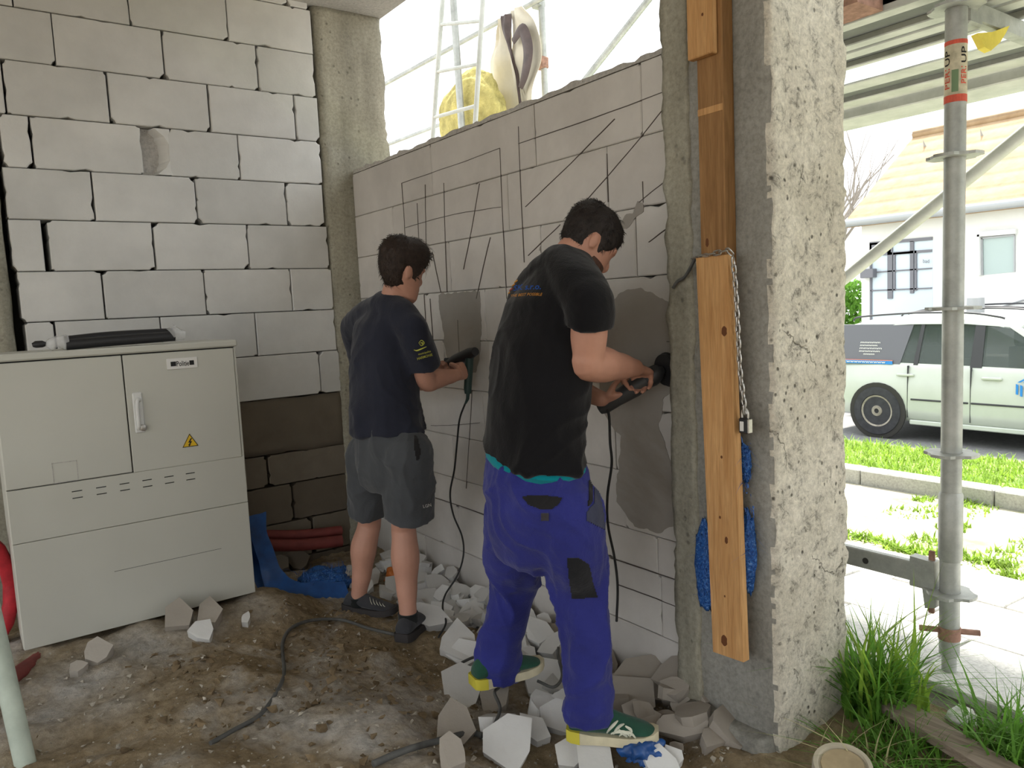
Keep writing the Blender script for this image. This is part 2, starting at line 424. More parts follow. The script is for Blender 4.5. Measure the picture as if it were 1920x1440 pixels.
# broken end of the block in the void: concave dark recess
u = on_y(268, 285, Y_B).x
mb = MB(); rings = []
for i in range(7):
    t = i / 6; zz = lerp(2.277, 2.517, t); bow = math.sin(math.pi * t) ** 0.7
    rings.append([V(u + 0.065 + 0.075 * bow, Y_B + 0.001, zz), V(u + 0.14, Y_B + 0.001, zz), V(u + 0.14, Y_B + 0.14, zz), V(u + 0.02, Y_B + 0.14, zz)])
mb.loft(rings).build('broken_block_end', MAT['aac'], wl)
MB().box((u - 0.01, Y_B + 0.06, 2.275), (u + 0.1, Y_B + 0.15, 2.519)).build('broken_block_back', MAT['mortar'], wl)
# older wall below: rough beam and dark blocks
def rough_box(name, lo, hi, mat, parent, step=0.04, amp=0.006, freq=9, kind=None, arris=0.0, seed=0):
    bm = bmesh.new(); bmesh.ops.create_cube(bm, size=1.0)
    for v in bm.verts: v.co = V(*[lerp(lo[i], hi[i], v.co[i] + 0.5) for i in range(3)])
    dims = [hi[i] - lo[i] for i in range(3)]
    for ax in range(3):
        n = max(1, int(dims[ax] / step)) - 1
        if n > 0:
            es = [e for e in bm.edges if abs((e.verts[1].co - e.verts[0].co)[ax]) > 1e-5 and sum(abs((e.verts[1].co - e.verts[0].co)[j]) > 1e-5 for j in range(3)) == 1]
            bmesh.ops.subdivide_edges(bm, edges=es, cuts=n, use_grid_fill=True)
    cxm = V(*[(lo[i] + hi[i]) / 2 for i in range(3)])
    for v in bm.verts:
        c = v.co; q = c * freq + V(seed * 7.3, seed * 3.1, 0)
        d = noise.noise_vector(q) * amp + noise.noise_vector(q * 3.1) * amp * 0.5
        if arris > 0:
            near = [min(abs(c[i] - lo[i]), abs(c[i] - hi[i])) < step * 0.6 for i in (0, 1)]
            if all(near):
                k = max(0.0, noise.noise(V(c.z * 7 + seed, c.x * 2, c.y * 2)) * 0.8 + 0.3 + 0.5 * noise.noise(V(c.z * 29, seed, 0)))
                dirv = (cxm - c); dirv.z = 0
                d += dirv.normalized() * arris * k
        v.co = c + d
    me = bpy.data.meshes.new(name); bm.to_mesh(me); bm.free()
    me.polygons.foreach_set('use_smooth', [True] * len(me.polygons))
    org = None if parent else ((lo[0] + hi[0]) / 2, (lo[1] + hi[1]) / 2, lo[2])
    o = link_mesh(name, me, parent, mat, org)
    if kind: o['kind'] = kind
    return o
rough_box('concrete_band', (0.0, Y_B + 0.012, 0.69), (1.93, Y_B + 0.2, 1.015), MAT['old_block'], wl, 0.04, 0.012, 7)
lower = [(0.50, 0.69, [505, 700]), (0.27, 0.50, [440, 548]), (0.04, 0.27, [400, 581]), (-0.2, 0.04, [500])]
for z0, z1, js in lower:
    us = [0.05] + [on_y(p, 930, Y_B + .02).x for p in js if on_y(p, 930, Y_B).x < 1.9] + [1.94]
    for k in range(len(us) - 1):
        block(us[k], us[k + 1], z0, z1, Y_B + 0.015, 0.18, 'y', wl, MAT['old_block'], rng, 0.006, 0.9, 'old_block', 0.03, 0.006)

# concrete columns: left strip, corner column
rough_box('trim_1', (-0.25, Y_B - 0.01, -0.3), (0.262, Y_B + 0.3, CEIL), MAT['concrete_column'], None, 0.05, 0.006, 8, 'structure', 0.02, 3)['label'] = 'concrete column at the left edge of the block wall'
rough_box('trim_2', (1.915, Y_B + 0.0, -0.3), (2.36, Y_B + 0.4, CEIL), MAT['concrete_column'], None, 0.035, 0.008, 8, 'structure', 0.028, 5)['label'] = 'rough concrete column in the corner between the two block walls'

# ---------------------------------------------------------------- right wall
wr = empty('wall_right', (X_R + 0.1, 3.1, 0), 'low white block wall covered in pencil lines that the two men work on', kind='structure')
YN = 1.78
MB().box((X_R + 0.19, YN, -0.3), (X_R + 0.2, Y_B - 0.01, 2.33)).build('wall_core', MAT['dark_void'], wr)
rrows = [(2.085, 2.342, [(810, 330), (1000, 190), (1201, 160)]), (1.835, 2.085, [(735, 390), (950, 330), (1138, 320)]), (1.583, 1.835, [(706, 430), (840, 440), (1010, 380), (1190, 400)]),
         (1.333, 1.583, [(770, 500), (905, 500), (1100, 480)]), (1.083, 1.333, [(702, 600), (830, 600), (915, 600), (1130, 600)]), (0.83, 1.083, [(770, 750), (905, 750), (1150, 740)]),
         (0.60, 0.83, [(700, 850), (850, 850), (1000, 850), (1170, 900)]), (0.455, 0.60, [(800, 920), (1010, 950), (1230, 950)]), (0.21, 0.455, [(730, 980), (860, 1000), (1040, 1060), (1240, 1150)]), (-0.2, 0.21, [(800, 1050), (1000, 1100)])]
for z0, z1, js in rrows:
    us = sorted([YN] + [on_x(px, py, X_R).y for px, py in js] + [Y_B - 0.005])
    for k in range(len(us) - 1):
        if us[k + 1] - us[k] > 0.03: block(us[k], us[k + 1], z0, z1, X_R, 0.19, 'x', wr, MAT['aac_inner'], rng, 0.002, 0.3, 'block', 0.018, 0.0015)
# ragged mortar along the top of the wall
mb = MB(); rings = []; n = 90
for i in range(n + 1):
    y = lerp(YN, Y_B - 0.01, i / n); h = 0.022 + 0.014 * noise.noise(V(y * 9, 0, 0)) + 0.008 * noise.noise(V(y * 31, 3, 0)); o_ = 0.006 * noise.noise(V(y * 14, 9, 0))
    rings.append([V(X_R + 0.002 + o_, y, 2.344), V(X_R + 0.008 + o_, y, 2.344 + h), V(X_R + 0.18, y, 2.344 + h), V(X_R + 0.19, y, 2.344)])
mb.loft(rings).build('mortar_bed', MAT['mortar'], wr)

def wall_line(pts, width=0.0035, name='pencil_line', mat='pencil'):
    P = [on_x(px, py, X_R - 0.0025) for px, py in pts]; P = smoothpath(P, 4) if len(P) > 2 else [lerp(P[0], P[1], k / 10) for k in range(11)]
    rings = []
    for i, p in enumerate(P):
        t = (P[min(i + 1, len(P) - 1)] - P[max(0, i - 1)]); nrm = V(0, -t.z, t.y).normalized()
        w = width * (0.7 + 0.5 * abs(noise.noise(p * 9))); j = nrm * noise.noise(p * 17) * 0.002
        rings.append([p + j + nrm * w / 2 - V(0.0012, 0, 0), p + j - nrm * w / 2 - V(0.0012, 0, 0), p + j - nrm * w / 2 + V(0.004, 0, 0), p + j + nrm * w / 2 + V(0.004, 0, 0)])
    return MB().loft(rings).build(name, MAT[mat], wr)
for pts in [[(753, 343), (850, 310), (937, 278)], [(753, 343), (757, 400), (760, 456)], [(937, 278), (942, 400), (950, 560)], [(760, 427), (833, 406), (885, 396), (939, 388)],
            [(832, 343), (834, 430), (838, 548)], [(797, 346), (799, 474)], [(899, 344), (884, 430), (869, 505)], [(919, 445), (906, 500), (893, 560)], [(972, 237), (976, 350), (983, 492)],
            [(972, 269), (1110, 222), (1247, 171)], [(985, 388), (1070, 306), (1152, 223)], [(990, 479), (1050, 421)], [(1098, 377), (1180, 283), (1253, 193)], [(1198, 379), (1256, 332)],
            [(1216, 454), (1253, 427)], [(782, 381), (784, 425), (786, 467)], [(1138, 288), (1140, 379)], [(810, 472), (818, 510), (826, 548)], [(795, 552), (800, 640)],
            [(885, 732), (880, 820), (874, 916)], [(808, 798), (850, 797), (899, 793)], [(1159, 1097), (1215, 1117), (1279, 1142)], [(1205, 340), (1206, 380)], [(858, 600), (862, 680)], [(806, 560), (812, 640)],
            [(1250, 640), (1262, 640)], [(816, 934), (860, 948), (911, 967)], [(1144, 1046), (1210, 1068), (1277, 1091)]]:
    wall_line(pts, 0.0030)
def wall_patch(name, poly, mat, amp=0.004, off=0.002, step=0.02):
    """rough-cut area: polygon on the wall given by its outline, filled by a noisy grid"""
    P = [on_x(px, py, X_R) for px, py in poly]; ys = [p.y for p in P]; zs = [p.z for p in P]
    def inside(y, z):
        r = False; j = len(P) - 1
        for i in range(len(P)):
            if (P[i].z > z) != (P[j].z > z) and y < (P[j].y - P[i].y) * (z - P[i].z) / (P[j].z - P[i].z) + P[i].y: r = not r
            j = i
        return r
    out = []                                             # ragged outline
    for i in range(len(P)):
        a_, b_ = P[i], P[(i + 1) % len(P)]; k_ = max(1, int((b_ - a_).length / 0.012))
        for j in range(k_):
            q = lerp(a_, b_, j / k_); d_ = noise.noise_vector(q * 24) * 0.010 + noise.noise_vector(q * 70) * 0.004; out.append(V(X_R - off, q.y + d_.y, q.z + d_.z))
    return MB().prism(out, (0.014, 0, 0)).build(name, MAT[mat], wr)
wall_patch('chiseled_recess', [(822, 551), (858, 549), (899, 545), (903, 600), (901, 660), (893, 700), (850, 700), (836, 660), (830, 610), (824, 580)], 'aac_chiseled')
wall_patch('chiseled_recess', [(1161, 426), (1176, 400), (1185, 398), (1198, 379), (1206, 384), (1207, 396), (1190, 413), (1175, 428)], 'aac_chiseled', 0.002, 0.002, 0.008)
wall_patch('chiseled_recess', [(1140, 575), (1165, 548), (1200, 540), (1230, 552), (1262, 570), (1266, 735), (1245, 745), (1236, 800), (1262, 880), (1268, 985), (1235, 1000), (1190, 985), (1155, 940), (1165, 820), (1120, 760)], 'aac_chiseled')  # cut, stained area; its dark upper part also paints in the man's shadow

# ---------------------------------------------------------------- near pillar
PX0, PX1, PY0, PY1 = 2.0, 2.40, 1.41, 1.81
pil = rough_box('trim_3', (PX0, PY0, -0.15), (PX1, PY1, CEIL), MAT['concrete_inner'], None, 0.018, 0.0055, 14, 'structure', 0.022, 1)
pil['label'] = 'rough concrete pillar with a timber board chained to it'
pil.data.materials.append(MAT['concrete_plaster'])
for p in pil.data.polygons:
    if p.center.y + WLOC[pil.name].y < PY0 + 0.016 and p.normal.y < -0.25: p.material_index = 1
# trowelled mortar footing at the pillar's foot
rough_box('footing', (PX0 - 0.06, PY0 + 0.02, -0.2), (PX0 + 0.1, PY1 - 0.05, 0.09), MAT['concrete_inner'], pil, 0.02, 0.02, 6, None, 0.03, 9)
# remains of plaster on the far arris
rough_box('plaster_strip', (PX0 - 0.012, PY1 - 0.10, -0.1), (PX0 + 0.02, PY1 + 0.012, CEIL), MAT['concrete_column'], pil, 0.022, 0.008, 11, None, 0.012, 4)

# ceiling slab with edge beam over the opening
MB().box((-4.0, -2.2, CEIL), (2.36, 4.9, CEIL + 0.25)).build('ceiling', MAT['ceiling_concrete'])['kind'] = 'structure'
for n_, (a, b) in enumerate((((-4.0, -2.2), (-3.6, -1.8)), ((-4.0, 1.2), (-3.6, 1.6)), ((2.0, -2.2), (2.36, -1.8)))):
    MB().box((a[0], a[1], -0.3), (b[0], b[1], CEIL)).build('trim_%d' % (n_ + 4), MAT['concrete_column'])['kind'] = 'structure'
MB().box((-4.0, Y_B, -0.3), (-0.25, Y_B + 0.3, CEIL)).build('wall_back', MAT['aac'])['kind'] = 'structure'
MB().box((-0.6, -2.2, -0.3), (2.0, -2.0, CEIL)).build('wall_light_block', MAT['aac_inner'])['kind'] = 'structure'  # unseen wall added behind the camera to cut the light from there

# ---------------------------------------------------------------- ground
CTRL = [(0.1, 3.6, .19), (0.6, 3.6, .20), (1.05, 3.6, .19), (0.5, 4.3, .10), (1.3, 4.1, .05), (1.6, 4.4, 0), (1.95, 4.2, -.02), (1.5, 3.0, .06), (1.42, 3.36, .055), (1.8, 3.4, -.04), (2.0, 3.0, -.05),
        (1.15, 2.85, .11), (1.0, 2.4, .15), (1.0, 2.0, .15), (0.6, 2.9, .17), (0.4, 2.2, .2), (0.0, 3.0, .16), (-.6, 3.2, .1), (-.4, 2.0, .12), (0, 1, .05), (0.8, 1.2, .10), (1.6, 2.5, -.03), (1.35, 2.2, .0),
        (1.3, 1.8, .0), (1.5, 1.4, .0), (1.9, 2.2, -.05), (2.0, 1.2, .02), (2.3, 1.1, .05), (2.5, 0.7, .09), (2.55, 1.2, .1), (2.55, 0.2, .09), (2.55, -.6, .09), (2.55, 1.6, .1), (1.8, 0.8, .03), (-.6, 4.4, .05), (0, 4.4, .08), (0, .6, .02), (-2.4, 0, 0), (-2.4, 2, 0), (-2.4, 4, 0), (0, -1, 0), (-1.5, -1, 0), (2, -1, 0), (-1.5, 1, .02), (-1.5, 3, .03)]
def ground_z(x, y):
    sw = 0; sz = 0
    for a, b, c in CTRL:
        w = 1.0 / (((x - a) ** 2 + (y - b) ** 2) ** 1.5 + 0.004); sw += w; sz += w * c
    return sz / sw
def ground_zn(x, y):
    p = V(x, y, 0)
    return ground_z(x, y) + 0.024 * noise.noise(p * 3.1) + 0.020 * noise.noise(p * 8 + V(3, 1, 0)) + 0.013 * abs(noise.noise(p * 17)) + 0.008 * noise.noise(p * 37)
def on_ground(px, py):
    d = ray(px, py); t = 0.8
    for i in range(400):
        p = CAM + d * t
        if p.z < ground_z(p.x, p.y): break
        t += 0.012
    return p
gx0, gx1, gy0, gy1, st = -2.6, 2.56, -1.2, 4.55, 0.018
nx, ny = int((gx1 - gx0) / st), int((gy1 - gy0) / st); vv = []; dust = []
DUST = []
for px, py, r, k in ((150, 1280, .22, 1.0), (260, 1215, .22, 1.0), (60, 1350, .2, .9), (370, 1170, .15, .9), (200, 1330, .12, .7), (470, 1140, .15, .7), (440, 1310, .09, .8), (380, 1340, .07, .8), (600, 1230, .07, .8), (690, 1390, .12, .9), (630, 1310, .09, .6), (760, 1420, .1, .8), (560, 1400, .07, .6), (820, 1060, .4, 1.0), (1000, 1250, .25, .6), (330, 1430, .08, .7)):
    g = on_ground(px, py); DUST.append((g.x, g.y, r, k))
for j in range(ny + 1):
    for i in range(nx + 1):
        x = gx0 + i * st; y = gy0 + j * st; vv.append((x, y, ground_zn(x, y)))
        dd = 0.0
        for a, b, r, k in DUST:
            q = ((x - a) ** 2 + (y - b) ** 2) / (r * r); dd = max(dd, k * math.exp(-q * 1.2))
        dust.append(dd)
ff = [(j * (nx + 1) + i, j * (nx + 1) + i + 1, (j + 1) * (nx + 1) + i + 1, (j + 1) * (nx + 1) + i) for j in range(ny) for i in range(nx)]
me = bpy.data.meshes.new('floor'); me.from_pydata(vv, [], ff); me.update(); me.polygons.foreach_set('use_smooth', [True] * len(ff))
at_ = me.attributes.new('dust', 'FLOAT', 'POINT'); at_.data.foreach_set('value', dust)
fl = link_mesh('floor', me, None, MAT['earth']); tag(fl, 'trampled brown earth mound dusted with white block powder', kind='structure')
MB().box((-30, -30, -0.25), (2.56, 12, -0.035)).build('floor_surround', MAT['earth'])['kind'] = 'structure'
# ================================================================ outdoors
def oz(x): return 0.1 - 0.061 * (min(x, 9.0) - 2.75)
def on_out(px, py):
    d = ray(px, py); k = 0.061; c = 0.1 + k * 2.75      # z = c - k x
    t = (c - CAM.z - k * CAM.x) / (d.z + k * d.x); p = CAM + d * t
    return p if p.x <= 9 else on_z(px, py, oz(9))
simple('grass_blade', (0.24, 0.38, 0.05, 1), 0.6, 0.25, 0, 0.45, 14)
simple('grass_deep', (0.13, 0.29, 0.04, 1), 0.55, 0.3, 0, 0.5, 12)
simple('grass_dry', (0.40, 0.36, 0.20, 1), 0.7, 0.2)
def translucent(name, fac=0.4):
    nt = MAT[name].node_tree; b = nt.nodes['Principled BSDF']; out = nt.nodes['Material Output']; t = nt.nodes.new('ShaderNodeBsdfTranslucent'); mx = nt.nodes.new('ShaderNodeMixShader'); mx.inputs[0].default_value = fac
    src = b.inputs['Base Color'].links
    if src: nt.links.new(src[0].from_socket, t.inputs[0])
    else: t.inputs[0].default_value = b.inputs['Base Color'].default_value
    nt.links.new(b.outputs[0], mx.inputs[1]); nt.links.new(t.outputs[0], mx.inputs[2]); nt.links.new(mx.outputs[0], out.inputs[0])
translucent('grass_blade', .45); translucent('grass_deep', .45)
m = MN('lawn_soil', 0.95, 0.1); m.color(m.ramp(m.noise(2.2, 7, 0.7), [(0.35, (0.10, 0.19, 0.035, 1)), (0.55, (0.22, 0.27, 0.10, 1)), (0.72, (0.40, 0.37, 0.27, 1))])); m.bump(m.noise(30, 5), 0.6, 0.02); MAT['lawn_soil'] = m.m
m = MN('dry_ground', 0.95, 0.1); m.color(m.ramp(m.noise(1.6, 7, 0.7), [(0.36, (0.28, 0.31, 0.15, 1)), (0.55, (0.46, 0.43, 0.34, 1))])); m.bump(m.noise(30, 5), 0.6, 0.02); MAT['dry_ground'] = m.m
simple('asphalt', (0.20, 0.20, 0.20, 1), 0.9, 0.2, 0, 0.15, 20, 0.3, 80)
# ground outside: sloping bed, then the road
mb = MB()
for a, b, mi in ((2.56, 4.12, 0), (4.12, 5.9, 1), (6.05, 8.3, 2), (8.3, 60.0, 3)):
    xs = [a, 9.0, b] if a < 9 < b else [a, b]
    for x0, x1 in zip(xs, xs[1:]):
        d_ = 0.0 if mi != 3 else 0.03
        mb.add([V(x0, -40, oz(x0) - d_), V(x1, -40, oz(x1) - d_), V(x1, 60, oz(x1) - d_), V(x0, 60, oz(x0) - d_)], [(0, 1, 2, 3)], mi)
simple('joint_soil', (0.10, 0.09, 0.075, 1), 0.95, 0.1, 0, 0.3, 20)
og = mb.build('ground_outside', [MAT['joint_soil'], MAT['dry_ground'], MAT['lawn_soil'], MAT['asphalt']], origin=(0, 0, 0)); tag(og, 'sloping strip of pavement bed, lawn and road beyond the pillar', kind='structure')
# paving slabs
pv = empty('pavement', (3.3, 1.5, 0.1), 'pale concrete slab pavement under the scaffold', kind='structure')
rng = random.Random(5)
for x0, x1, off in ((2.62, 3.122, 1.32), (3.13, 3.625, 1.56), (3.633, 4.1, 1.40)):
    for k in range(-5, 8):
        y0 = off + k * 0.5; t = rng.uniform(-0.004, 0.004)
        mb = MB(); R4 = lambda x, y, z: V(x, y, z + oz(x) - 0.0 + t)
        e = 0.008
        top = [R4(x0 + e, y0 + e, 0), R4(x1 - e, y0 + e, 0), R4(x1 - e, y0 + 0.5 - e, 0), R4(x0 + e, y0 + 0.5 - e, 0)]
        mid = [R4(x0 + .003, y0 + .006, -0.006), R4(x1 - .003, y0 + .006, -0.006), R4(x1 - .003, y0 + .494, -0.006), R4(x0 + .003, y0 + .494, -0.006)]
        bot = [p - V(0, 0, 0.05) for p in mid]
        for q in top: q.z += 0.03
        for q in mid: q.z += 0.03
        mb.loft([bot, mid, top]); mb.build('paving_slab', MAT['concrete_slab'], pv)
# kerb between the two lawns
kb = empty('kerb', (5.95, 3, oz(6)), 'long grey concrete kerb between the two grass strips', kind='structure')
for k in range(-8, 14):
    y0 = k * 1.0 + 0.35; MB().bbox((5.88, y0 + .004, oz(6) - 0.1), (6.04, y0 + 0.996, oz(5.95) + 0.13), 0.012).build('kerb_stone', MAT['concrete_grey'], kb)
def blades(name, spots, mat, label, cat, hmin, hmax, wid, seg=3, bend=0.6, parent=None, seed=1, kind='stuff', lean=None):
    rg = random.Random(seed); mb = MB()
    for (x, y, z) in spots:
        a = rg.uniform(0, 2 * math.pi); h = rg.uniform(hmin, hmax); b = rg.uniform(0.15, bend) * h; w = wid * rg.uniform(0.6, 1.2)
        d = V(math.cos(a), math.sin(a), 0)
        if lean is not None: d = (d + Vector(lean) * 1.2).normalized()
        s_ = V(-d.y, d.x, 0); L = []; R_ = []
        for i in range(seg + 1):
            t = i / seg; c = V(x, y, z) + d * (b * t * t * 1.5) + V(0, 0, h * (t - 0.35 * t * t * b / h))
            ww = w * (1 - t) ** 0.7 * 0.5 * (0.6 + 0.8 * math.sin(math.pi * min(1, t + .25)))
            L.append(c + s_ * ww + d * ww * 0.3); R_.append(c - s_ * ww)
        mb.add(L + R_, [(i, i + 1, seg + 2 + i, seg + 1 + i) for i in range(seg)])
    me = mb.mesh(name); me.polygons.foreach_set('use_smooth', [True] * len(me.polygons))
    sx = spots[0]; o = link_mesh(name, me, parent, MAT[mat], None if parent else (sx[0], sx[1], 0))
    return tag(o, label, cat, None, kind)
rg = random.Random(3)
sp = []
for i in range(9000):
    x = rg.uniform(6.06, 8.2); y = rg.uniform(1.6, 6.5); sp.append((x, y, oz(x) - 0.01))
blades('lawn', sp, 'grass_blade', 'sunlit grass strip between the kerb and the parked silver car', 'grass', 0.04, 0.13, 0.016, 2, 0.8, None, 4)
sp = []
cl = [(rg.uniform(4.2, 5.8), rg.uniform(1.0, 4.5), rg.uniform(.05, .22)) for _ in range(34)] + [(4.25 + rg.uniform(-.05, .15), 1.2 + 0.1 * k, .07) for k in range(30)]
for i in range(5200):
    c = rg.choice(cl); a = rg.uniform(0, 6.28); r = c[2] * rg.random() ** .5; sp.append((c[0] + r * math.cos(a), c[1] + r * math.sin(a), oz(c[0]) - 0.01))
blades('weed_patch', sp, 'grass_blade', 'patchy weeds on the pale ground in front of the kerb', 'weeds', 0.02, 0.07, 0.016, 2, 1.0, None, 5)

# ---------------------------------------------------------------- scaffold
SB = V(2.75, 1.234, oz(2.75) + 0.03)
sc = empty('scaffold_post', SB, 'galvanised scaffold post with four rosettes and a printed sticker', 'scaffold post')
mb = MB(); mb.tube([V(SB.x, SB.y, 0.20), V(SB.x, SB.y, 0.545)], 0.033, 20); mb.tube([V(SB.x, SB.y, 0.780), V(SB.x, SB.y, 2.440)], 0.033, 20)
mb.build('tube', MAT['galvanised'], sc, 40)
MB().lathe((SB.x, SB.y, 0.54), (0, 0, 1), [(0.034, 0), (0.0385, 0.01), (0.0385, 0.235), (0.034, 0.245)], 20).build('spigot_sleeve', MAT['galvanised'], sc, 40)
MB().lathe((SB.x, SB.y, SB.z), (0, 0, 1), [(0.024, 0), (0.024, 0.2)], 16).build('jack_spindle', MAT['galvanised'], sc, 40)
mb = MB(); mb.bbox((SB.x - .075, SB.y - .075, SB.z - 0.002), (SB.x + .075, SB.y + .075, SB.z + 0.008), 0.002); mb.build('base_plate', MAT['concrete_slab'], sc)
mb = MB(); mb.lathe((SB.x, SB.y, 0.255), (0, 0, 1), [(0.036, 0), (0.036, 0.045)], 16)
dv = V(0.55, -0.83, 0)
mb.tube([V(SB.x, SB.y, 0.285) - dv * 0.095, V(SB.x, SB.y, 0.285) + dv * 0.095], 0.011, 8); mb.build('wing_nut', MAT['rust'], sc, 40)
def rosette(z, parent, x=SB.x, y=SB.y):
    mb = MB(); n = 32; ro, ri, t = 0.085, 0.034, 0.010
    outr = []
    for k in range(n):
        a = 2 * math.pi * k / n; r = ro * (1.0 if (k % 8) in (0, 1, 7, 2, 6) else 0.86); outr.append((r * math.cos(a), r * math.sin(a)))
    inr = [(ri * math.cos(2 * math.pi * k / n), ri * math.sin(2 * math.pi * k / n)) for k in range(n)]
    hole = []
    rings = [[V(x + a, y + b, z) for a, b in inr], [V(x + a, y + b, z - t) for a, b in inr], [V(x + a, y + b, z - t) for a, b in outr], [V(x + a, y + b, z) for a, b in outr]]
    mb.loft(rings + [rings[0]], 0, False)
    return mb.build('rosette', MAT['galvanised'], parent)
for z in (0.428, 0.925, 1.425, 1.927, 2.40): rosette(z, sc)
# printed sticker round the tube
zt, zb_ = on_y(1795, 80, SB.y).z, on_y(1790, 193, SB.y).z
simple('sticker_cream', (0.52, 0.47, 0.34, 1), 0.6, 0.3, 0, 0.3, 25); simple('sticker_red', (0.62, 0.10, 0.06, 1), 0.6, 0.3, 0, 0.2, 30); simple('sticker_green', (0.16, 0.24, 0.13, 1), 0.6, 0.3)
st_ = MB().lathe((SB.x, SB.y, zb_), (0, 0, 1), [(0.0336, 0), (0.0336, zt - zb_)], 24).build('sticker', MAT['sticker_cream'], sc, 60)
def band(z0, z1, mat, r=0.0340, a0=0, a1=2 * math.pi, n=24, name='sticker_band'):
    rings = []
    for k in range(n + 1):
        a = lerp(a0, a1, k / n); c, s_ = math.cos(a), math.sin(a)
        rings.append([V(SB.x + r * c, SB.y + r * s_, z0), V(SB.x + r * c, SB.y + r * s_, z1), V(SB.x + (r - .002) * c, SB.y + (r - .002) * s_, z1), V(SB.x + (r - .002) * c, SB.y + (r - .002) * s_, z0)])
    return MB().loft(rings, 0, True).build(name, MAT[mat], st_)
band(zt - 0.012, zt + 0.001, 'sticker_red'); band(zb_ - 0.001, zb_ + 0.022, 'sticker_red')
va = math.atan2(-SB.y, -SB.x)                                        # direction from the post towards the viewer
band(zb_ + 0.03, zb_ + 0.10, 'sticker_green', 0.0338, va - 0.35, va + 0.25, 8)
def text_mesh(s, size=1.0, bold=False, extr=0.0):
    cu = bpy.data.curves.new('txt', 'FONT'); cu.body = s; cu.size = size; cu.resolution_u = 2; cu.offset = 0.012 * size if bold else 0.0
    o = bpy.data.objects.new('txt', cu); COL.objects.link(o); dg = bpy.context.evaluated_depsgraph_get()
    me = bpy.data.meshes.new_from_object(o.evaluated_get(dg)); bpy.data.objects.remove(o, do_unlink=True); bpy.data.curves.remove(cu); return me
def map_text(s, fn, name, mat, parent, thick=0.0008, bold=True, fit=None, sub=0.0):
    """letters laid on a surface: fn(u,v in 0..1) -> (point, outward normal)"""
    me = text_mesh(s, 1.0, bold); bm = bmesh.new(); bm.from_mesh(me); bpy.data.meshes.remove(me)
    bmesh.ops.remove_doubles(bm, verts=list(bm.verts), dist=1e-5)
    if sub: bmesh.ops.subdivide_edges(bm, edges=[e for e in bm.edges if e.calc_length() > sub], cuts=2); bmesh.ops.triangulate(bm, faces=list(bm.faces))
    xs = [v.co.x for v in bm.verts]; ys = [v.co.y for v in bm.verts]; x0, x1, y0, y1 = min(xs), max(xs), min(ys), max(ys); ok = True; dead = []
    for v in bm.verts:
        r = fn((v.co.x - x0) / (x1 - x0), (v.co.y - y0) / (y1 - y0))
        if r is None: dead.append(v); continue
        v.co = r[0] + r[1] * thick
    if dead: bmesh.ops.delete(bm, geom=dead, context='VERTS')
    me = bpy.data.meshes.new(name); bm.to_mesh(me); bm.free(); return link_mesh(name, me, parent, mat)
def tube_text(s, a_mid, hw, z0, z1, mat, vertical=True):
    def fn(u, v):
        a = a_mid - (v - 0.5) * hw * 2 if vertical else a_mid + (u - 0.5) * hw * 2
        z = lerp(z0, z1, u) if vertical else lerp(z0, z1, v); c = V(math.cos(a), math.sin(a), 0)
        return V(SB.x, SB.y, z) + c * 0.0342, c
    return map_text(s, fn, 'sticker_lettering', MAT[mat], st_, 0.0004)
H = zt - zb_
tube_text('PERI', va + 0.75, 0.28, zb_ + 0.28 * H, zb_ + 0.56 * H, 'sticker_red'); tube_text('UP', va + 0.75, 0.28, zb_ + 0.62 * H, zb_ + 0.88 * H, 'print_black')
tube_text('PERI', va - 0.8, 0.28, zb_ + 0.22 * H, zb_ + 0.55 * H, 'sticker_red'); tube_text('UP', va - 0.8, 0.28, zb_ + 0.6 * H, zb_ + 0.85 * H, 'print_black')
# ledger from the lowest rosette along the pavement
lg = empty('scaffold_ledger', (SB.x, 2.4, 0.42), 'flat grey scaffold ledger with a hole, clipped to the lowest rosette', 'scaffold ledger')
mb = MB(); mb.bbox((SB.x - 0.016, SB.y + 0.115, 0.435), (SB.x + 0.016, SB.y + 3.0, 0.508), 0.004); mb.build('bar', MAT['galvanised'], lg)
mb = MB(); mb.lathe((SB.x - 0.0162, SB.y + 0.30, 0.468), (-1, 0, 0), [(0.012, 0), (0.012, 0.0012)], 14); mb.build('hole', MAT['dark_void'], lg)
mb = MB(); mb.prism([V(SB.x - .022, SB.y + 0.13, 0.53), V(SB.x - .022, SB.y + 0.045, 0.525), V(SB.x - .022, SB.y + 0.04, 0.36), V(SB.x - .022, SB.y + 0.075, 0.35), V(SB.x - .022, SB.y + 0.085, 0.42), V(SB.x - .022, SB.y + .13, 0.42)], (0.044, 0, 0)); mb.build('wedge_head', MAT['galvanised'], lg)
MB().bbox((SB.x - 0.006, SB.y + 0.052, 0.33), (SB.x + 0.006, SB.y + 0.072, 0.56), 0.002).build('wedge', MAT['rust'], lg)
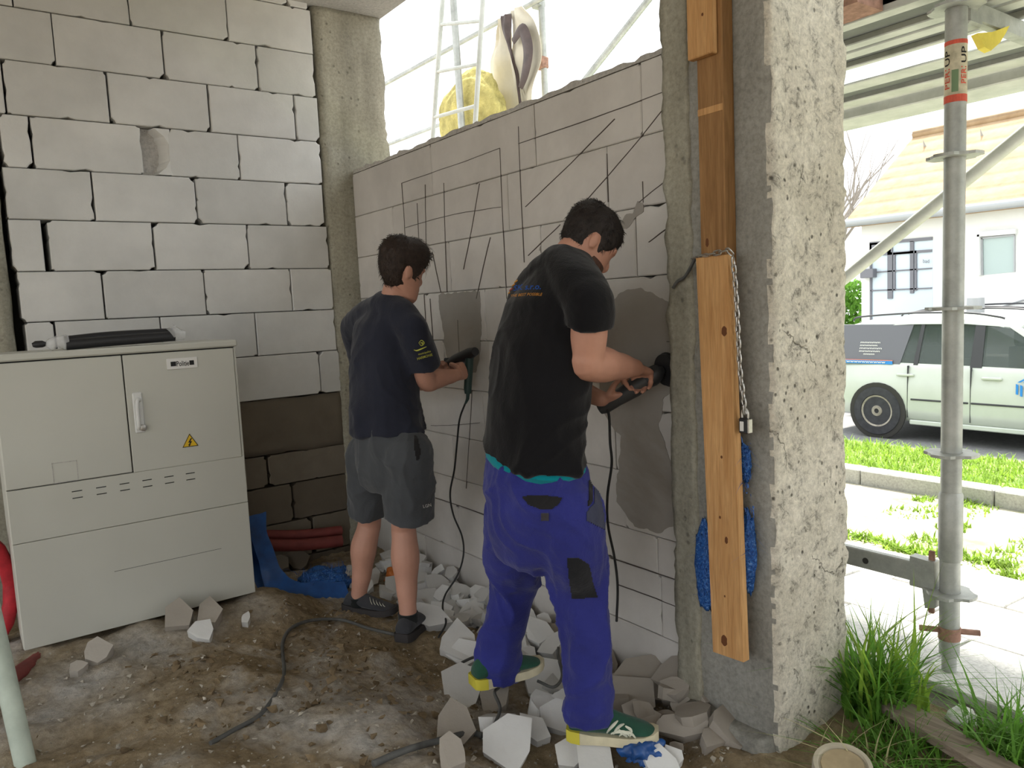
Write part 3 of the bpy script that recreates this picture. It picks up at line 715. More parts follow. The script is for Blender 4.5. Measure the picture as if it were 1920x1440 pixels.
# transom and decks overhead
tr = empty('scaffold_transom', (3.4, SB.y, 2.38), 'grey scaffold transom running outward under the decks', 'scaffold transom')
MB().bbox((SB.x + 0.05, SB.y - .02, 2.365), (4.35, SB.y + .02, 2.43), 0.005).build('bar', MAT['galvanised'], tr)
MB().bbox((SB.x + 0.03, SB.y - .028, 2.345), (SB.x + .13, SB.y + .028, 2.438), 0.008).build('wedge_head', MAT['galvanised'], tr)
ZD = 2.455
dx = lambda y: on_z(1590, y, ZD).x
dk_lab = ['scaffold deck plank next to the building', 'second scaffold deck plank out from the building', 'outer scaffold deck plank beyond the torn sheet']
for i, (a, b, fa, fb) in enumerate(((39, 91, 13, 11), (95, 127, 12, 5), (155, 201, 15, 14))):
    xa, xb = dx(a), dx(b); d = empty('scaffold_deck', ((xa + xb) / 2, 2.5, ZD), dk_lab[i], 'scaffold deck', 'steel scaffold decks overhead')
    MB().box((xa, -1.6, ZD + 0.012), (xb, 7.5, ZD + 0.05)).build('panel', MAT['deck_steel'], d)
    for q0, q1 in ((xa, dx(a + fa)), (dx(b - fb), xb)): MB().bbox((q0, -1.6, ZD - 0.012), (q1, 7.5, ZD + 0.06), 0.004).build('flange', MAT['deck_edge'], d)
fb_ = MB().bbox((dx(201) + .01, -1.6, ZD - 0.06), (dx(225), 7.5, ZD + 0.02), 0.006).build('scaffold_edge_beam', MAT['deck_edge']); tag(fb_, 'pale outermost edge beam of the scaffold platform', 'scaffold beam')
tb = MB().box((dx(39) - 0.17, 1.45, ZD - 0.01), (dx(39) - 0.01, 7.5, ZD + 0.05)).build('printed_deck_board', MAT['rust']); tag(tb, 'reddish printed board lying beside the inner scaffold deck', 'board')
# upper decks out of view, added to keep the sun out of the opening
shade_deck = empty('scaffold_deck', (3.0, 2.5, 4.45), 'added unseen scaffold decks blocking the sun above the wall opening', 'scaffold deck', 'steel scaffold decks overhead')
for k in range(2): MB().bbox((2.62 + 0.4 * k, -1.6, 4.45), (2.99 + 0.4 * k, 8.5, 4.5), 0.004).build('panel', MAT['deck_steel'], shade_deck)
# scaffold seen through the opening above the wall
XO = 3.95
def tubeobj(name, p0, p1, r, label, cat='scaffold tube', parent=None, mat='galvanised'):
    o = MB().tube([p0, p1], r, 12).build(name, MAT[mat], parent, 40)
    return tag(o, label, cat) if parent is None else o
p = on_x(862, 160, 3.42); tubeobj('scaffold_tube', on_x(870, 300, 3.42), on_x(846, -60, 3.42), 0.028, 'upright scaffold tube crossing the ladder behind the low wall')
p = on_x(1021, 150, XO); sp2 = empty('scaffold_tube', (p.x, p.y, oz(4)), 'upright scaffold tube with a coupler right of the torn sheet', 'scaffold tube')
tubeobj('tube', V(p.x, p.y, oz(4)), V(p.x, p.y, 4.6), 0.026, '', '', sp2)
q = on_x(1020, 118, XO); MB().bbox((q.x - .05, q.y - .03, q.z - .045), (q.x + .03, q.y + .06, q.z + .045), 0.01).build('coupler', MAT['rust'], sp2)
q = on_x(1012, 3, XO); MB().bbox((q.x - .05, q.y - .04, q.z - .05), (q.x + .03, q.y + .05, q.z + .05), 0.01).build('coupler', MAT['galvanised'], sp2)
tubeobj('guard_rail', on_x(560, 246, XO - .05), on_x(1225, -118, XO - .05), 0.021, 'upper guard rail tube behind the ladder and torn sheet', 'guard rail')
tubeobj('guard_rail', on_x(560, 335, XO - .05), on_x(900, 205, XO - .05), 0.018, 'lower guard rail tube left of the yellow wool', 'guard rail')
tubeobj('diagonal_brace', on_x(1040, 222, XO), on_x(1330, -145, XO), 0.024, 'slanting scaffold brace above the right end of the low wall', 'scaffold brace')
for q_, lab_ in ((V(4.27, SB.y, 0), 'outer scaffold post carrying the end of the transom'), (V(4.27, on_x(1512, 580, 4.25).y, 0), 'outer scaffold post behind the concrete pillar')):
    po = empty('scaffold_post', (q_.x, q_.y, oz(4.27)), lab_, 'scaffold post'); tubeobj('tube', V(q_.x, q_.y, oz(4.27) + .02), V(q_.x, q_.y, 2.36 if q_.y < 1.3 else 2.39), 0.033, '', '', po)
    for z in (0.428, 0.925, 1.425, 1.927): rosette(z, po, q_.x, q_.y)
    MB().bbox((q_.x - .075, q_.y - .075, oz(4.27) + .0), (q_.x + .075, q_.y + .075, oz(4.27) + .02), .003).build('base_plate', MAT['galvanised'], po)
tubeobj('diagonal_brace', on_x(1512, 580, 4.21), on_x(1960, 217, 4.21) + (on_x(1960, 217, 4.21) - on_x(1512, 580, 4.21)) * .05, 0.034, 'pale slanting brace crossing in front of the tiled roof', 'scaffold brace', None, 'deck_edge')
ld = empty('ladder', on_x(850, 250, 3.05), 'pale aluminium ladder standing on the scaffold above the wall', 'ladder')
la0, la1 = on_x(806, 330, 3.05), on_x(832, -30, 3.05); lb0, lb1 = on_x(887, 300, 3.05), on_x(907, -30, 3.05)
for a, b in ((la0, la1), (lb0, lb1)): tubeobj('rail', a, b, 0.017, '', '', ld, 'deck_edge')
for t in (0.08, 0.32, 0.56, 0.80): tubeobj('rung', lerp(la0, la1, t), lerp(lb0, lb1, t), 0.013, '', '', ld, 'deck_edge')
# glass wool bale and torn sheet on the scaffold deck
simple('glass_wool', (0.50, 0.43, 0.16, 1), 0.95, 0.1, 0, 0.35, 9, 0.9, 40, 0.02)
c = on_x(882, 200, 3.62); bm = bmesh.new(); bmesh.ops.create_icosphere(bm, subdivisions=5, radius=1.0)
for v in bm.verts:
    n = v.co.normalized(); k = 1 + 0.14 * noise.noise(n * 1.6) + 0.05 * noise.noise(n * 6) + 0.03 * noise.noise(n * 15)
    v.co = V(n.x * 0.15, n.y * 0.42, n.z * 0.36) * k + V(c.x, c.y, c.z - 0.09)
for f in bm.faces: f.smooth = True
me = bpy.data.meshes.new('glass_wool_bale'); bm.to_mesh(me); bm.free(); tag(link_mesh('glass_wool_bale', me, None, MAT['glass_wool'], (c.x, c.y, c.z - .5)), 'fluffy yellow glass wool bale behind the ladder', 'insulation')
simple('cream_sheet', (0.58, 0.53, 0.42, 1), 0.5, 0.35, 0, 0.12, 5); simple('brown_print', (0.085, 0.06, 0.055, 1), 0.5, 0.35, 0, 0.25, 14)
sh = empty('torn_sheet', on_x(970, 200, XO - .1), 'torn cream plastic sheet with dark brown print hanging from the guard rail', 'plastic sheet')
def sheet(poly_l, poly_r, name, mat, X, parent, fold=0.06, n=14, mcols=8):
    """ribbon between two outlines with folds and a thickness"""
    Lp = smoothpath([on_x(*p, X) for p in poly_l], 6); Rp = smoothpath([on_x(*p, X) for p in poly_r], 6); n = len(Lp); rings = []
    for i in range(n):
        a, b = Lp[i], Rp[min(i, len(Rp) - 1)]; row = []
        for k in range(mcols + 1):
            t = k / mcols; q = lerp(a, b, t); q.x += fold * (noise.noise(q * 5 + V(0, t * 3, 0)) + 0.5 * math.sin(t * 9 + i * 0.15)); row.append(q)
        rings.append(row + [q + V(0.004, 0, 0) for q in reversed(row)])
    return MB().loft(rings).build(name, MAT[mat], parent, 60)
sheet([(935, 40), (925, 90), (915, 140), (900, 200), (880, 240)], [(950, 35), (962, 75), (978, 130), (990, 180), (1005, 215)], 'cream_panel', 'cream_sheet', XO - .10, sh)
sheet([(938, 30), (945, 70), (962, 120), (972, 170), (974, 215)], [(957, 25), (958, 70), (964, 110), (972, 160), (982, 215)], 'dark_stripe', 'brown_print', XO - .16, sh, 0.02)
sheet([(956, 20), (958, 50), (958, 90), (960, 130), (972, 205)], [(978, 10), (1008, 50), (1014, 100), (1003, 150), (995, 205)], 'pale_panel', 'cream_sheet', XO - .13, sh, 0.03)
def dark_loop():
    pts = [(962, 78), (978, 56), (988, 78), (990, 105), (984, 140), (976, 165)]
    P = smoothpath([on_x(*q, XO - .185) for q in pts], 6)
    return MB().tube(P, [0.03 + 0.03 * math.sin(math.pi * i / (len(P) - 1)) for i in range(len(P))], 8, squash=0.25).build('dark_print', MAT['brown_print'], sh, 60)
dark_loop()
# translucent sheet end under the decks + yellow rag
simple('yellow_rag', (0.75, 0.62, 0.10, 1), 0.7, 0.2, 0, 0.15, 12)
rp = [on_y(*p, 1.2) for p in ((1833, 62), (1860, 60), (1893, 48), (1886, 62), (1875, 80), (1858, 95), (1846, 88))]
o = MB().prism(rp, (0.01, 0.025, 0)).build('yellow_rag', MAT['yellow_rag']); tag(o, 'yellow scrap of cloth dangling from the scaffold transom', 'rag')
xa_, xb_ = dx(127) + .004, dx(155) - .004
simple('white_film', (0.75, 0.77, 0.77, 1), 0.4, 0.4)
translucent('white_film', .75); rr_ = []
for k in range(40):
    y = -1.2 + k * .16; rr_.append([V(lerp(xa_, xb_, j / 6), y, ZD - .004 - .02 * math.sin(math.pi * j / 6) + .012 * noise.noise(V(y * 3, j, 0))) for j in range(7)] + [V(lerp(xa_, xb_, j / 6), y, ZD + .0 - .02 * math.sin(math.pi * j / 6) + .012 * noise.noise(V(y * 3, j, 0))) for j in range(6, -1, -1)])
o = MB().loft(rr_).build('plastic_film', MAT['white_film'], None, 60); tag(o, 'white plastic film sagging between the scaffold decks', 'plastic film')

# ---------------------------------------------------------------- parked cars
simple('glass_tint', (0.06, 0.08, 0.07, 1), 0.08, 0.6); MAT['glass_tint'].node_tree.nodes['Principled BSDF'].inputs['Alpha'].default_value = 0.55
simple('tyre', (0.045, 0.045, 0.05, 1), 0.85, 0.2, 0, 0.2, 15); simple('wheel_steel', (0.30, 0.27, 0.23, 1), 0.6, 0.3, 0.4, 0.3, 12)
simple('car_trim', (0.05, 0.05, 0.055, 1), 0.6, 0.3); simple('seat_dark', (0.03, 0.03, 0.032, 1), 0.85, 0.2); simple('car_blue', (0.02, 0.22, 0.62, 1), 0.4, 0.4); simple('car_orange', (0.75, 0.22, 0.08, 1), 0.4, 0.4); simple('decal_grey', (0.13, 0.13, 0.15, 1), 0.5, 0.3)
def car(name, label, group, X, s0, z0, paint, dirn, decals):
    """X: plane of the visible side, s0: Y of the rear axle, dirn=-1: front towards -Y"""
    W = 1.70; root = empty(name, (X + W / 2, s0 + dirn * 1.2, z0), label, 'car', group)
    P = lambda s, w, z: V(X + w, s0 + dirn * s, z0 + z)
    belt = lambda s: 0.89 - 0.012 * s
    st = [(-0.78, .42, .78, .20), (-0.74, .30, .86, .10), (-0.5, .24, .88, .03), (0, .21, .89, .0), (0.8, .19, .88, 0), (1.8, .19, .86, 0), (2.2, .19, .84, .0), (2.7, .22, .78, .03), (3.1, .26, .70, .12), (3.28, .34, .58, .24)]
    rings = []
    for s, zb, zt_, ins in st:
        h = zt_
        half = [(ins + .06, zb), (ins + .012, zb + .06), (ins, zb + .16), (ins + .005, lerp(zb, h, .62)), (ins + .03, h - .06), (ins + .07, h)]
        rings.append([P(s, w, z) for w, z in half] + [P(s, W - w, z) for w, z in reversed(half)])
    MB().loft(rings).build('body', paint, root, 35)
    # roof
    rs = [(-0.72, 1.06, .30), (-0.62, 1.30, .26), (-0.3, 1.38, .22), (0.3, 1.41, .20), (0.9, 1.41, .20), (1.25, 1.38, .21), (1.45, 1.33, .24)]
    rings = []
    for s, z, ins in rs:
        half = [(ins - .02, z - .075), (ins, z - .03), (ins + .12, z), (ins + .5, z + .015)]
        rings.append([P(s, w, zz) for w, zz in half] + [P(s, W - w, zz) for w, zz in reversed(half)] + [P(s, W - ins - .1, z - .085), P(s, ins + .1, z - .085)])
    MB().loft(rings).build('roof', paint, root, 35)
    def pillar(b0, b1, t0, t1, mat, nm='pillar'):
        for side in (0, 1):
            f = (lambda w: w) if side == 0 else (lambda w: W - w)
            MB().hull([P(b0, f(.055), belt(b0) - .02), P(b1, f(.055), belt(b1) - .02), P(b0, f(.13), belt(b0) - .02), P(b1, f(.13), belt(b1) - .02),
                       P(t0, f(.19), t0z(t0)), P(t1, f(.19), t0z(t1)), P(t0, f(.26), t0z(t0)), P(t1, f(.26), t0z(t1))]).build(nm, mat, root)
    t0z = lambda s: 1.335 if s < 1.0 else 1.335 - (s - 1.0) * .12
    pillar(-.72, -.30, -.62, -.18, MAT['decal_grey'] if decals else paint); pillar(-.30, .24, -.18, .34, MAT['decal_grey'] if decals else paint); pillar(.40, .45, .43, .47, MAT['car_trim']); pillar(1.02, 1.14, 1.02, 1.12, MAT['car_trim']); pillar(2.02, 2.12, 1.36, 1.46, paint)
    def pane(b0, b1, t0, t1):
        for side in (0, 1):
            f = (lambda w: w) if side == 0 else (lambda w: W - w)
            MB().prism([P(b0, f(.068), belt(b0)), P(b1, f(.068), belt(b1)), P(t1, f(.20), t0z(t1)), P(t0, f(.20), t0z(t0))], P(0, f(.01), 0) - P(0, f(0), 0)).build('window_pane', MAT['glass_tint'], root)
    pane(.24, .40, .34, .43); pane(.45, 1.02, .47, 1.02); pane(1.14, 2.02, 1.12, 1.36)
    MB().prism([P(2.10, .12, .86), P(2.10, W - .12, .86), P(1.43, W - .27, 1.29), P(1.43, .27, 1.29)], P(.01, 0, 0) - P(0, 0, 0)).build('windscreen', MAT['glass_tint'], root)
    MB().prism([P(-.74, .14, .86), P(-.74, W - .14, .86), P(-.66, W - .3, 1.25), P(-.66, .3, 1.25)], P(-.01, 0, 0) - P(0, 0, 0)).build('rear_window', MAT['glass_tint'], root)
    # seats with head restraints
    for s, w in ((.55, .45), (.55, 1.25), (1.45, .45), (1.45, 1.25)):
        se = MB().hull([P(s + a, w + b, z) for a, z, ww in ((-.12, 1.08, .2), (.0, 1.08, .2), (-.1, .6, .26), (.12, .6, .26)) for b in (-ww, ww)]).build('seat', MAT['seat_dark'], root)
        MB().hull([P(s + a, w + b, z) for a in (-.10, 0.0) for z, ww in ((1.08, .08), (1.12, .13), (1.22, .13), (1.27, .08)) for b in (-ww, ww)]).build('head_restraint', MAT['seat_dark'], se)
    # wheels
    for s in (0, 2.45):
        for side in (0, 1):
            w0 = -0.008 if side == 0 else W + 0.008; ax = V(-1, 0, 0) if side == 0 else V(1, 0, 0); c = P(s, w0, .30)
            MB().lathe(c - ax * 0.02, ax, [(0.345, 0), (0.345, 0.022), (0.33, 0.024)], 30).build('wheel_arch', MAT['dark_void'], root)
            wh = MB().lathe(c - ax * 0.18, ax, [(0.24, 0), (0.29, .03), (0.30, .10), (0.30, .16), (0.285, .195), (0.20, .20), (0.195, .185)], 32).build('tyre', MAT['tyre'], root, 40)
            rim = MB().lathe(c - ax * 0.1, ax, [(0.19, .09), (0.192, .112), (0.175, .108), (0.155, .09), (0.12, .098), (0.07, .10), (0.06, .112), (0.03, .115), (0.028, .105)], 30).build('wheel_disc', MAT['wheel_steel'], wh, 40)
            hb = MB(); u = V(0, 1, 0); v_ = V(0, 0, 1)
            for k in range(20):
                a = 2 * math.pi * k / 20; q = c + u * (.148 * math.cos(a)) + v_ * (.148 * math.sin(a)); hb.lathe(q - ax * 0.012, ax, [(0.011, 0), (0.011, .012)], 6)
            hb.build('vent_holes', MAT['dark_void'], wh)['kind'] = 'stuff'
    # trim
    for side in (0, 1):
        f = (lambda w: w) if side == 0 else (lambda w: W - w)
        lo, hi = P(.40, f(-.008), .455), P(1.02, f(.02), .475)
        for a, b in ((.40, 1.03), (1.06, 2.0)):
            l = P(a, f(-.008), .458); h = P(b, f(.012), .478); MB().bbox([min(l[i], h[i]) for i in range(3)], [max(l[i], h[i]) for i in range(3)], 0.003).build('side_moulding', MAT['car_trim'], root)
        for s in (.32, 1.25):
            l = P(s - .09, f(-.012), .735); h = P(s + .11, f(.03), .765); MB().bbox([min(l[i], h[i]) for i in range(3)], [max(l[i], h[i]) for i in range(3)], 0.008).build('door_handle', paint, root)
        for s in (.36, 1.05, 2.05):
            l = P(s - .003, f(-.001), .25); h = P(s + .003, f(.04), .86); MB().box([min(l[i], h[i]) for i in range(3)], [max(l[i], h[i]) for i in range(3)]).build('door_seam', MAT['car_trim'], root)
        MB().tube(smoothpath([P(-.45, f(.26), 1.385), P(-.35, f(.25), 1.43), (P(.3, f(.24), 1.465)), P(.9, f(.24), 1.455), P(1.2, f(.25), 1.41), P(1.28, f(.27), 1.385)], 4), 0.012, 6).build('roof_rail', MAT['car_trim'], root, 60)
        l = P(1.85, f(-.14), .92); h = P(1.98, f(.06), 1.05); MB().bbox([min(l[i], h[i]) for i in range(3)], [max(l[i], h[i]) for i in range(3)], 0.03).build('wing_mirror', paint, root)
        l = P(.38, f(.005), .17); h = P(2.1, f(.03), .225); MB().bbox([min(l[i], h[i]) for i in range(3)], [max(l[i], h[i]) for i in range(3)], 0.01).build('sill', paint, root)
    if decals:
        bl = lambda s0_, s1, z0_, z1, mat, nm, w=-.004: MB().box(P(max(s0_, s1), w, z0_), P(min(s0_, s1), w + .006, z1)).build(nm, mat, root)
        bl(-.60, .16, .865, .905, MAT['car_blue'], 'blue_stripe', .04); bl(-.60, .16, .905, .913, MAT['car_orange'], 'orange_stripe', .045)
        tw = lambda z: lerp(.055, .19, (z - .88) / .45)
        for k, (a, b) in enumerate(((-.28, -.03), (-.28, -.06), (-.28, .0), (-.28, -.02), (-.22, -.08))):
            z = 1.11 - k * .035; map_text('mmmmm', (lambda u, v, a=a, b=b, z=z: (P(lerp(a, b, u), tw(z + v * .016) - .006, z + v * .016), V(-1, 0, 0))), 'lettering', MAT['label_white'], root, 0.001)
        map_text('wwwwwwwwww', lambda u, v: (P(lerp(-.42, .08, u), .036, lerp(.875, .896, v)), V(-1, 0, 0)), 'lettering', MAT['label_white'], root, 0.002)
        # cube-like emblem of blue bars and an orange face
        for k in range(4):
            s_ = 1.50 + k * .04; MB().prism([P(s_, -.004, .60 - k * .018), P(s_ + .022, -.004, .595 - k * .018), P(s_ + .022, -.004, .70 - k * .01), P(s_, -.004, .71 - k * .01)], (.004, 0, 0)).build('emblem_bar', MAT['car_blue'], root)
            s_ = 1.51 + k * .055; MB().prism([P(s_, -.004, .725 + k * .0), P(s_ + .03, -.004, .725), P(s_ + .11, -.004, .775), P(s_ + .08, -.004, .775)], (.004, 0, 0)).build('emblem_bar', MAT['car_blue'], root)
        MB().prism([P(1.67, -.004, .54), P(1.84, -.004, .57), P(1.84, -.004, .70), P(1.70, -.004, .68), P(1.665, -.004, .64)], (.004, 0, 0)).build('emblem_face', MAT['car_orange'], root)
    return root
simple('car_silver', (0.50, 0.53, 0.48, 1), 0.3, 0.5, 0.15, 0.05, 3); simple('car_white', (0.72, 0.73, 0.72, 1), 0.3, 0.5)
XC = 9.0; ax_ = on_x(1645, 775, XC)
car('car', 'silver estate car with steel wheels and a blue emblem on its door', None, XC, ax_.y, oz(9.0), MAT['car_silver'], -1, True)
car('car', 'white car parked behind the silver estate car', None, 10.95, on_x(1870, 600, 10.95).y, oz(9.0), MAT['car_white'], 1, False)

# ---------------------------------------------------------------- house across the road
XH = 13.0; simple('render_white', (0.74, 0.74, 0.72, 1), 0.9, 0.15, 0, 0.05, 2, 0.2, 60); simple('frame_grey', (0.16, 0.16, 0.18, 1), 0.5, 0.35); simple('pane_sky', (0.52, 0.60, 0.66, 1), 0.12, 0.6); simple('pane_green', (0.36, 0.44, 0.42, 1), 0.12, 0.6); simple('zinc', (0.36, 0.37, 0.38, 1), 0.5, 0.4, 0.3)
m = MN('roof_tile', 0.85, 0.2)
wv = m.n('ShaderNodeTexWave', wave_type='BANDS', bands_direction='Z'); wv.inputs['Scale'].default_value = 1.35; wv.inputs['Distortion'].default_value = 0.2; m.l(m.coord(), wv.inputs[0])
c_ = m.mix(1.0, m.ramp(m.noise(5, 5, 0.7), [(0.3, (0.30, 0.20, 0.115, 1)), (0.7, (0.40, 0.29, 0.18, 1))]), m.ramp(wv.outputs[0], [(0.0, 0.72), (0.25, 1.0)]), 'MULTIPLY'); m.color(c_); m.bump(wv.outputs[0], 0.4, 0.03); MAT['roof_tile'] = m.m
ho = empty('house', (XH + 2, 0, oz(9)), 'white single-storey house with an ochre tiled roof across the road', 'house')
ye = on_x(1600, 415, XH).y; ze = 2.70; rx, rz = 15.1, 4.32
MB().box((XH, -14, oz(9) - .2), (XH + 4.2, ye - .15, ze)).build('wall', MAT['render_white'], ho)
MB().prism([V(XH, ye - .16, ze), V(XH + 4.2, ye - .16, ze), V(rx, ye - .16, rz - .1)], (0, -.3, 0)).build('gable', MAT['render_white'], ho)
rf = MB().prism([V(XH - .25, ye, ze - .02), V(rx, ye, rz), V(rx, ye, rz - .14), V(XH - .2, ye, ze - .14)], (0, -22, 0)).build('roof', MAT['roof_tile'], ho)
MB().prism([V(2 * rx - XH + .25, ye, ze - .02), V(rx, ye, rz), V(rx, ye, rz - .14), V(2 * rx - XH + .2, ye, ze - .14)], (0, -22, 0)).build('roof', MAT['roof_tile'], ho)
MB().tube([V(XH - .30, ye + .05, ze - .07), V(XH - .30, -14, ze - .07)], 0.065, 10).build('gutter', MAT['zinc'], ho, 60)
MB().tube([V(rx, ye, rz + .02), V(rx, -14, rz + .02)], 0.08, 8).build('ridge', MAT['roof_tile'], rf, 60)
def roof_pt(px, py, up=0.03):
    n = V(-(rz - ze), 0, rx - XH).normalized(); p0 = V(XH, 0, ze); d = ray(px, py); t = (p0 - CAM).dot(n) / d.dot(n); return CAM + d * t + n * up
sk = [roof_pt(*q) for q in ((1707, 347), (1752, 337), (1772, 310), (1735, 316))]
n_ = V(-(rz - ze), 0, rx - XH).normalized()
w_ = MB().prism(sk, -n_ * 0.05).build('skylight', MAT['pane_sky'], ho); MB().tube([sk[0], sk[1], sk[2]], 0.03, 6).build('skylight_frame', MAT['frame_grey'], w_)
for q in ((1735, 275), (1842, 255)): MB().hull([roof_pt(q[0] + a, q[1] + b, u) for a, b, u in ((-3, 2, .02), (3, 2, .02), (0, -3, .02), (0, 0, .15))]).build('roof_vent', MAT['zinc'], rf)
def bar(a, b, wpx, mat, nm, parent, dep=0.06, out=0.03):
    """frame bar on the facade between two photo points"""
    A, B = on_x(*a, XH), on_x(*b, XH); d = (B - A).normalized(); nrm = V(0, -d.z, d.y) * wpx * 0.0085 / 2
    return MB().prism([A + nrm - V(out, 0, 0), B + nrm - V(out, 0, 0), B - nrm - V(out, 0, 0), A - nrm - V(out, 0, 0)], (dep, 0, 0)).build(nm, mat, parent)
def quad(pts, mat, nm, parent, out=0.005, dep=0.02): return MB().prism([on_x(*p, XH) - V(out, 0, 0) for p in pts], (dep, 0, 0)).build(nm, mat, parent)
dw = quad([(1632, 457), (1749, 447), (1749, 620), (1632, 640)], MAT['pane_sky'], 'glazed_door', ho)
quad([(1632, 456), (1672, 453), (1672, 473), (1632, 476)], MAT['frame_grey'], 'blind_box', dw, 0.03)
for a, b, w in (((1670, 455), (1670, 560), 10), ((1634, 458), (1634, 640), 4), ((1711, 452), (1711, 550), 7), ((1718, 470), (1718, 545), 4), ((1632, 457), (1749, 447), 6), ((1634, 478), (1748, 470), 5), ((1676, 476), (1712, 473), 4), ((1634, 511), (1748, 503), 2.5), ((1634, 545), (1748, 540), 2.5), ((1678, 475), (1678, 545), 4)): bar(a, b, w, MAT['frame_grey'], 'frame_bar', dw)
MB().bbox(on_x(1632, 521, XH) - V(.14, .12, 0), on_x(1620, 505, XH) + V(0, 0, 0), 0.01).build('post_box', MAT['frame_grey'], ho)
wn = quad([(1841, 447), (1903, 441), (1903, 510), (1841, 516)], MAT['pane_green'], 'window', ho)
for a, b, w in (((1836, 440), (1908, 434), 8), ((1837, 440), (1838, 516), 6)): bar(a, b, w, MAT['render_white'], 'window_surround', wn, 0.1, 0.08)
for a, b, w in (((1841, 447), (1903, 441), 3), ((1842, 447), (1843, 516), 3), ((1903, 441), (1903, 510), 2)): bar(a, b, w, MAT['zinc'], 'frame_bar', wn)
map_text('bad', lambda u, v: (on_x(lerp(1733, 1745, u), lerp(493, 486, v), XH) - V(.04, 0, 0), V(-1, 0, 0)), 'lettering', MAT['frame_grey'], dw, 0.004)
bar((1800, 600), (1920, 562), 2, MAT['zinc'], 'plinth_line', ho, 0.04, 0.02)
# grey domed bin between the cars
p = on_x(1829, 590, 10.82); o = MB().lathe((p.x, p.y, oz(9)), (0, 0, 1), [(0.10, 0), (0.105, p.z - oz(9) + .05), (0.10, p.z - oz(9) + .22), (0.05, p.z - oz(9) + .27)], 18).build('domed_bollard', MAT['zinc'], None, 40); tag(o, 'grey dome-topped bollard seen over the car roof', 'bollard')
# bare tree and hedge at the house corner
simple('bark', (0.30, 0.27, 0.24, 1), 0.9, 0.1, 0, 0.2, 15)
tree = empty('bare_tree', (14.2, 9.3, oz(9)), 'thin leafless tree left of the tiled roof', 'tree')
def branch(p, d, L, r, depth, rg):
    pts = [p.copy()]; q = p.copy(); dd = d.copy()
    for i in range(5):
        dd = (dd + V(rg.uniform(-.18, .18), rg.uniform(-.18, .18), rg.uniform(-.02, .16))).normalized(); q = q + dd * L / 5; pts.append(q.copy())
    tb.tube(pts, [lerp(r, r * .45, i / 5) for i in range(6)], 5)
    if depth > 0:
        for k in range(3): branch(pts[2 + k], (dd + V(rg.uniform(-.9, .9), rg.uniform(-.9, .9), rg.uniform(.0, .5))).normalized(), L * .68, r * .5, depth - 1, rg)
tb = MB(); rg = random.Random(21); branch(V(14.2, 9.3, oz(9)), V(0, -.05, 1), 2.4, .10, 0, rg); tb.build('trunk', MAT['bark'], tree, 60)
tb = MB(); tops = V(14.2, 9.2, oz(9) + 2.0)
for k in range(6): branch(tops + V(0, 0, rg.uniform(-.5, .4)), V(rg.uniform(-.6, .6), rg.uniform(-1.0, .5), 1).normalized(), 2.2, .045, 2, rg)
o = tb.build('branches', MAT['bark'], tree, 60); o['kind'] = 'stuff'
hb = []; rg = random.Random(8)
for i in range(2600): hb.append((rg.uniform(13.6, 14.6), rg.uniform(7.75, 8.9), oz(9) + rg.uniform(0, 1.9)))
blades('hedge', hb, 'grass_deep', 'dark green hedge at the left corner of the house', 'hedge', 0.06, 0.14, 0.08, 2, 1.2, None, 9)
# ================================================================ electrical cabinet
YC = 3.6; CX0, CX1, CZ0, CZ1 = 0.12, 1.053, 0.205, 1.402
cab = empty('electrical_cabinet', (0.586, YC + 0.16, CZ0), 'large grey-beige electrical cabinet with two doors and a yellow hazard sign', 'cabinet')
MB().bbox((CX0, YC + 0.012, CZ0), (CX1, YC + 0.33, CZ1 - 0.012), 0.004).build('body', MAT['cabinet_paint'], cab)
MB().bbox((CX0 - 0.012, YC - 0.012, CZ1 - 0.03), (CX1 + 0.008, YC + 0.345, CZ1), 0.006).build('lid', MAT['cabinet_paint'], cab)
MB().box((CX0 + .004, YC + .006, CZ0 + .01), (CX1 - .004, YC + .014, CZ1 - .03)).build('door_gap', MAT['cabinet_gap'], cab)
XG = 0.5795
d1 = MB().bbox((CX0 + .002, YC - .008, 0.866), (XG - .0025, YC + .012, CZ1 - .036), 0.003).build('door', MAT['cabinet_paint'], cab)
d2 = MB().bbox((XG + .0025, YC - .008, 0.862), (CX1 - .012, YC + .012, CZ1 - .036), 0.003).build('door', MAT['cabinet_paint'], cab)
MB().bbox((CX1 - .010, YC - .004, 0.70), (CX1, YC + .012, CZ1 - .034), 0.002).build('edge_strip', MAT['cabinet_paint'], cab)
p1 = MB().bbox((CX0 + .002, YC - .006, 0.6465), (CX1 - .002, YC + .012, 0.862), 0.002).build('vent_panel', MAT['cabinet_paint'], cab)
p2 = MB().bbox((CX0 + .002, YC - .006, CZ0 + .004), (CX1 - .002, YC + .012, 0.6445), 0.002).build('plinth_panel', MAT['cabinet_paint'], cab)
MB().box((CX0 + .35, YC - .0068, 0.452), (CX1 - .14, YC - .004, 0.4535)).build('crease', MAT['cabinet_gap'], p2)
for k in range(6):
    for r in range(2):
        x = 0.345 + k * 0.089; z = 0.822 - r * 0.028 - .002
        MB().hull([V(x, YC - .006, z), V(x + .038, YC - .006, z), V(x + .036, YC - .0085, z + .002), V(x + .002, YC - .0085, z + .002), V(x, YC - .006, z + .004), V(x + .038, YC - .006, z + .004)]).build('vent_slot', MAT['cabinet_gap'], p1)
# embossed square on the left door
for a, b in (((.285, .948), (.375, .951)), ((.285, .862 + .005), (.375, .870)), ((.372, .870), (.375, .951)), ((.285, .870), (.288, .951))):
    MB().box((a[0], YC - .0092, a[1]), (b[0], YC - .0075, b[1])).build('emboss_line', MAT['mortar'], d1)
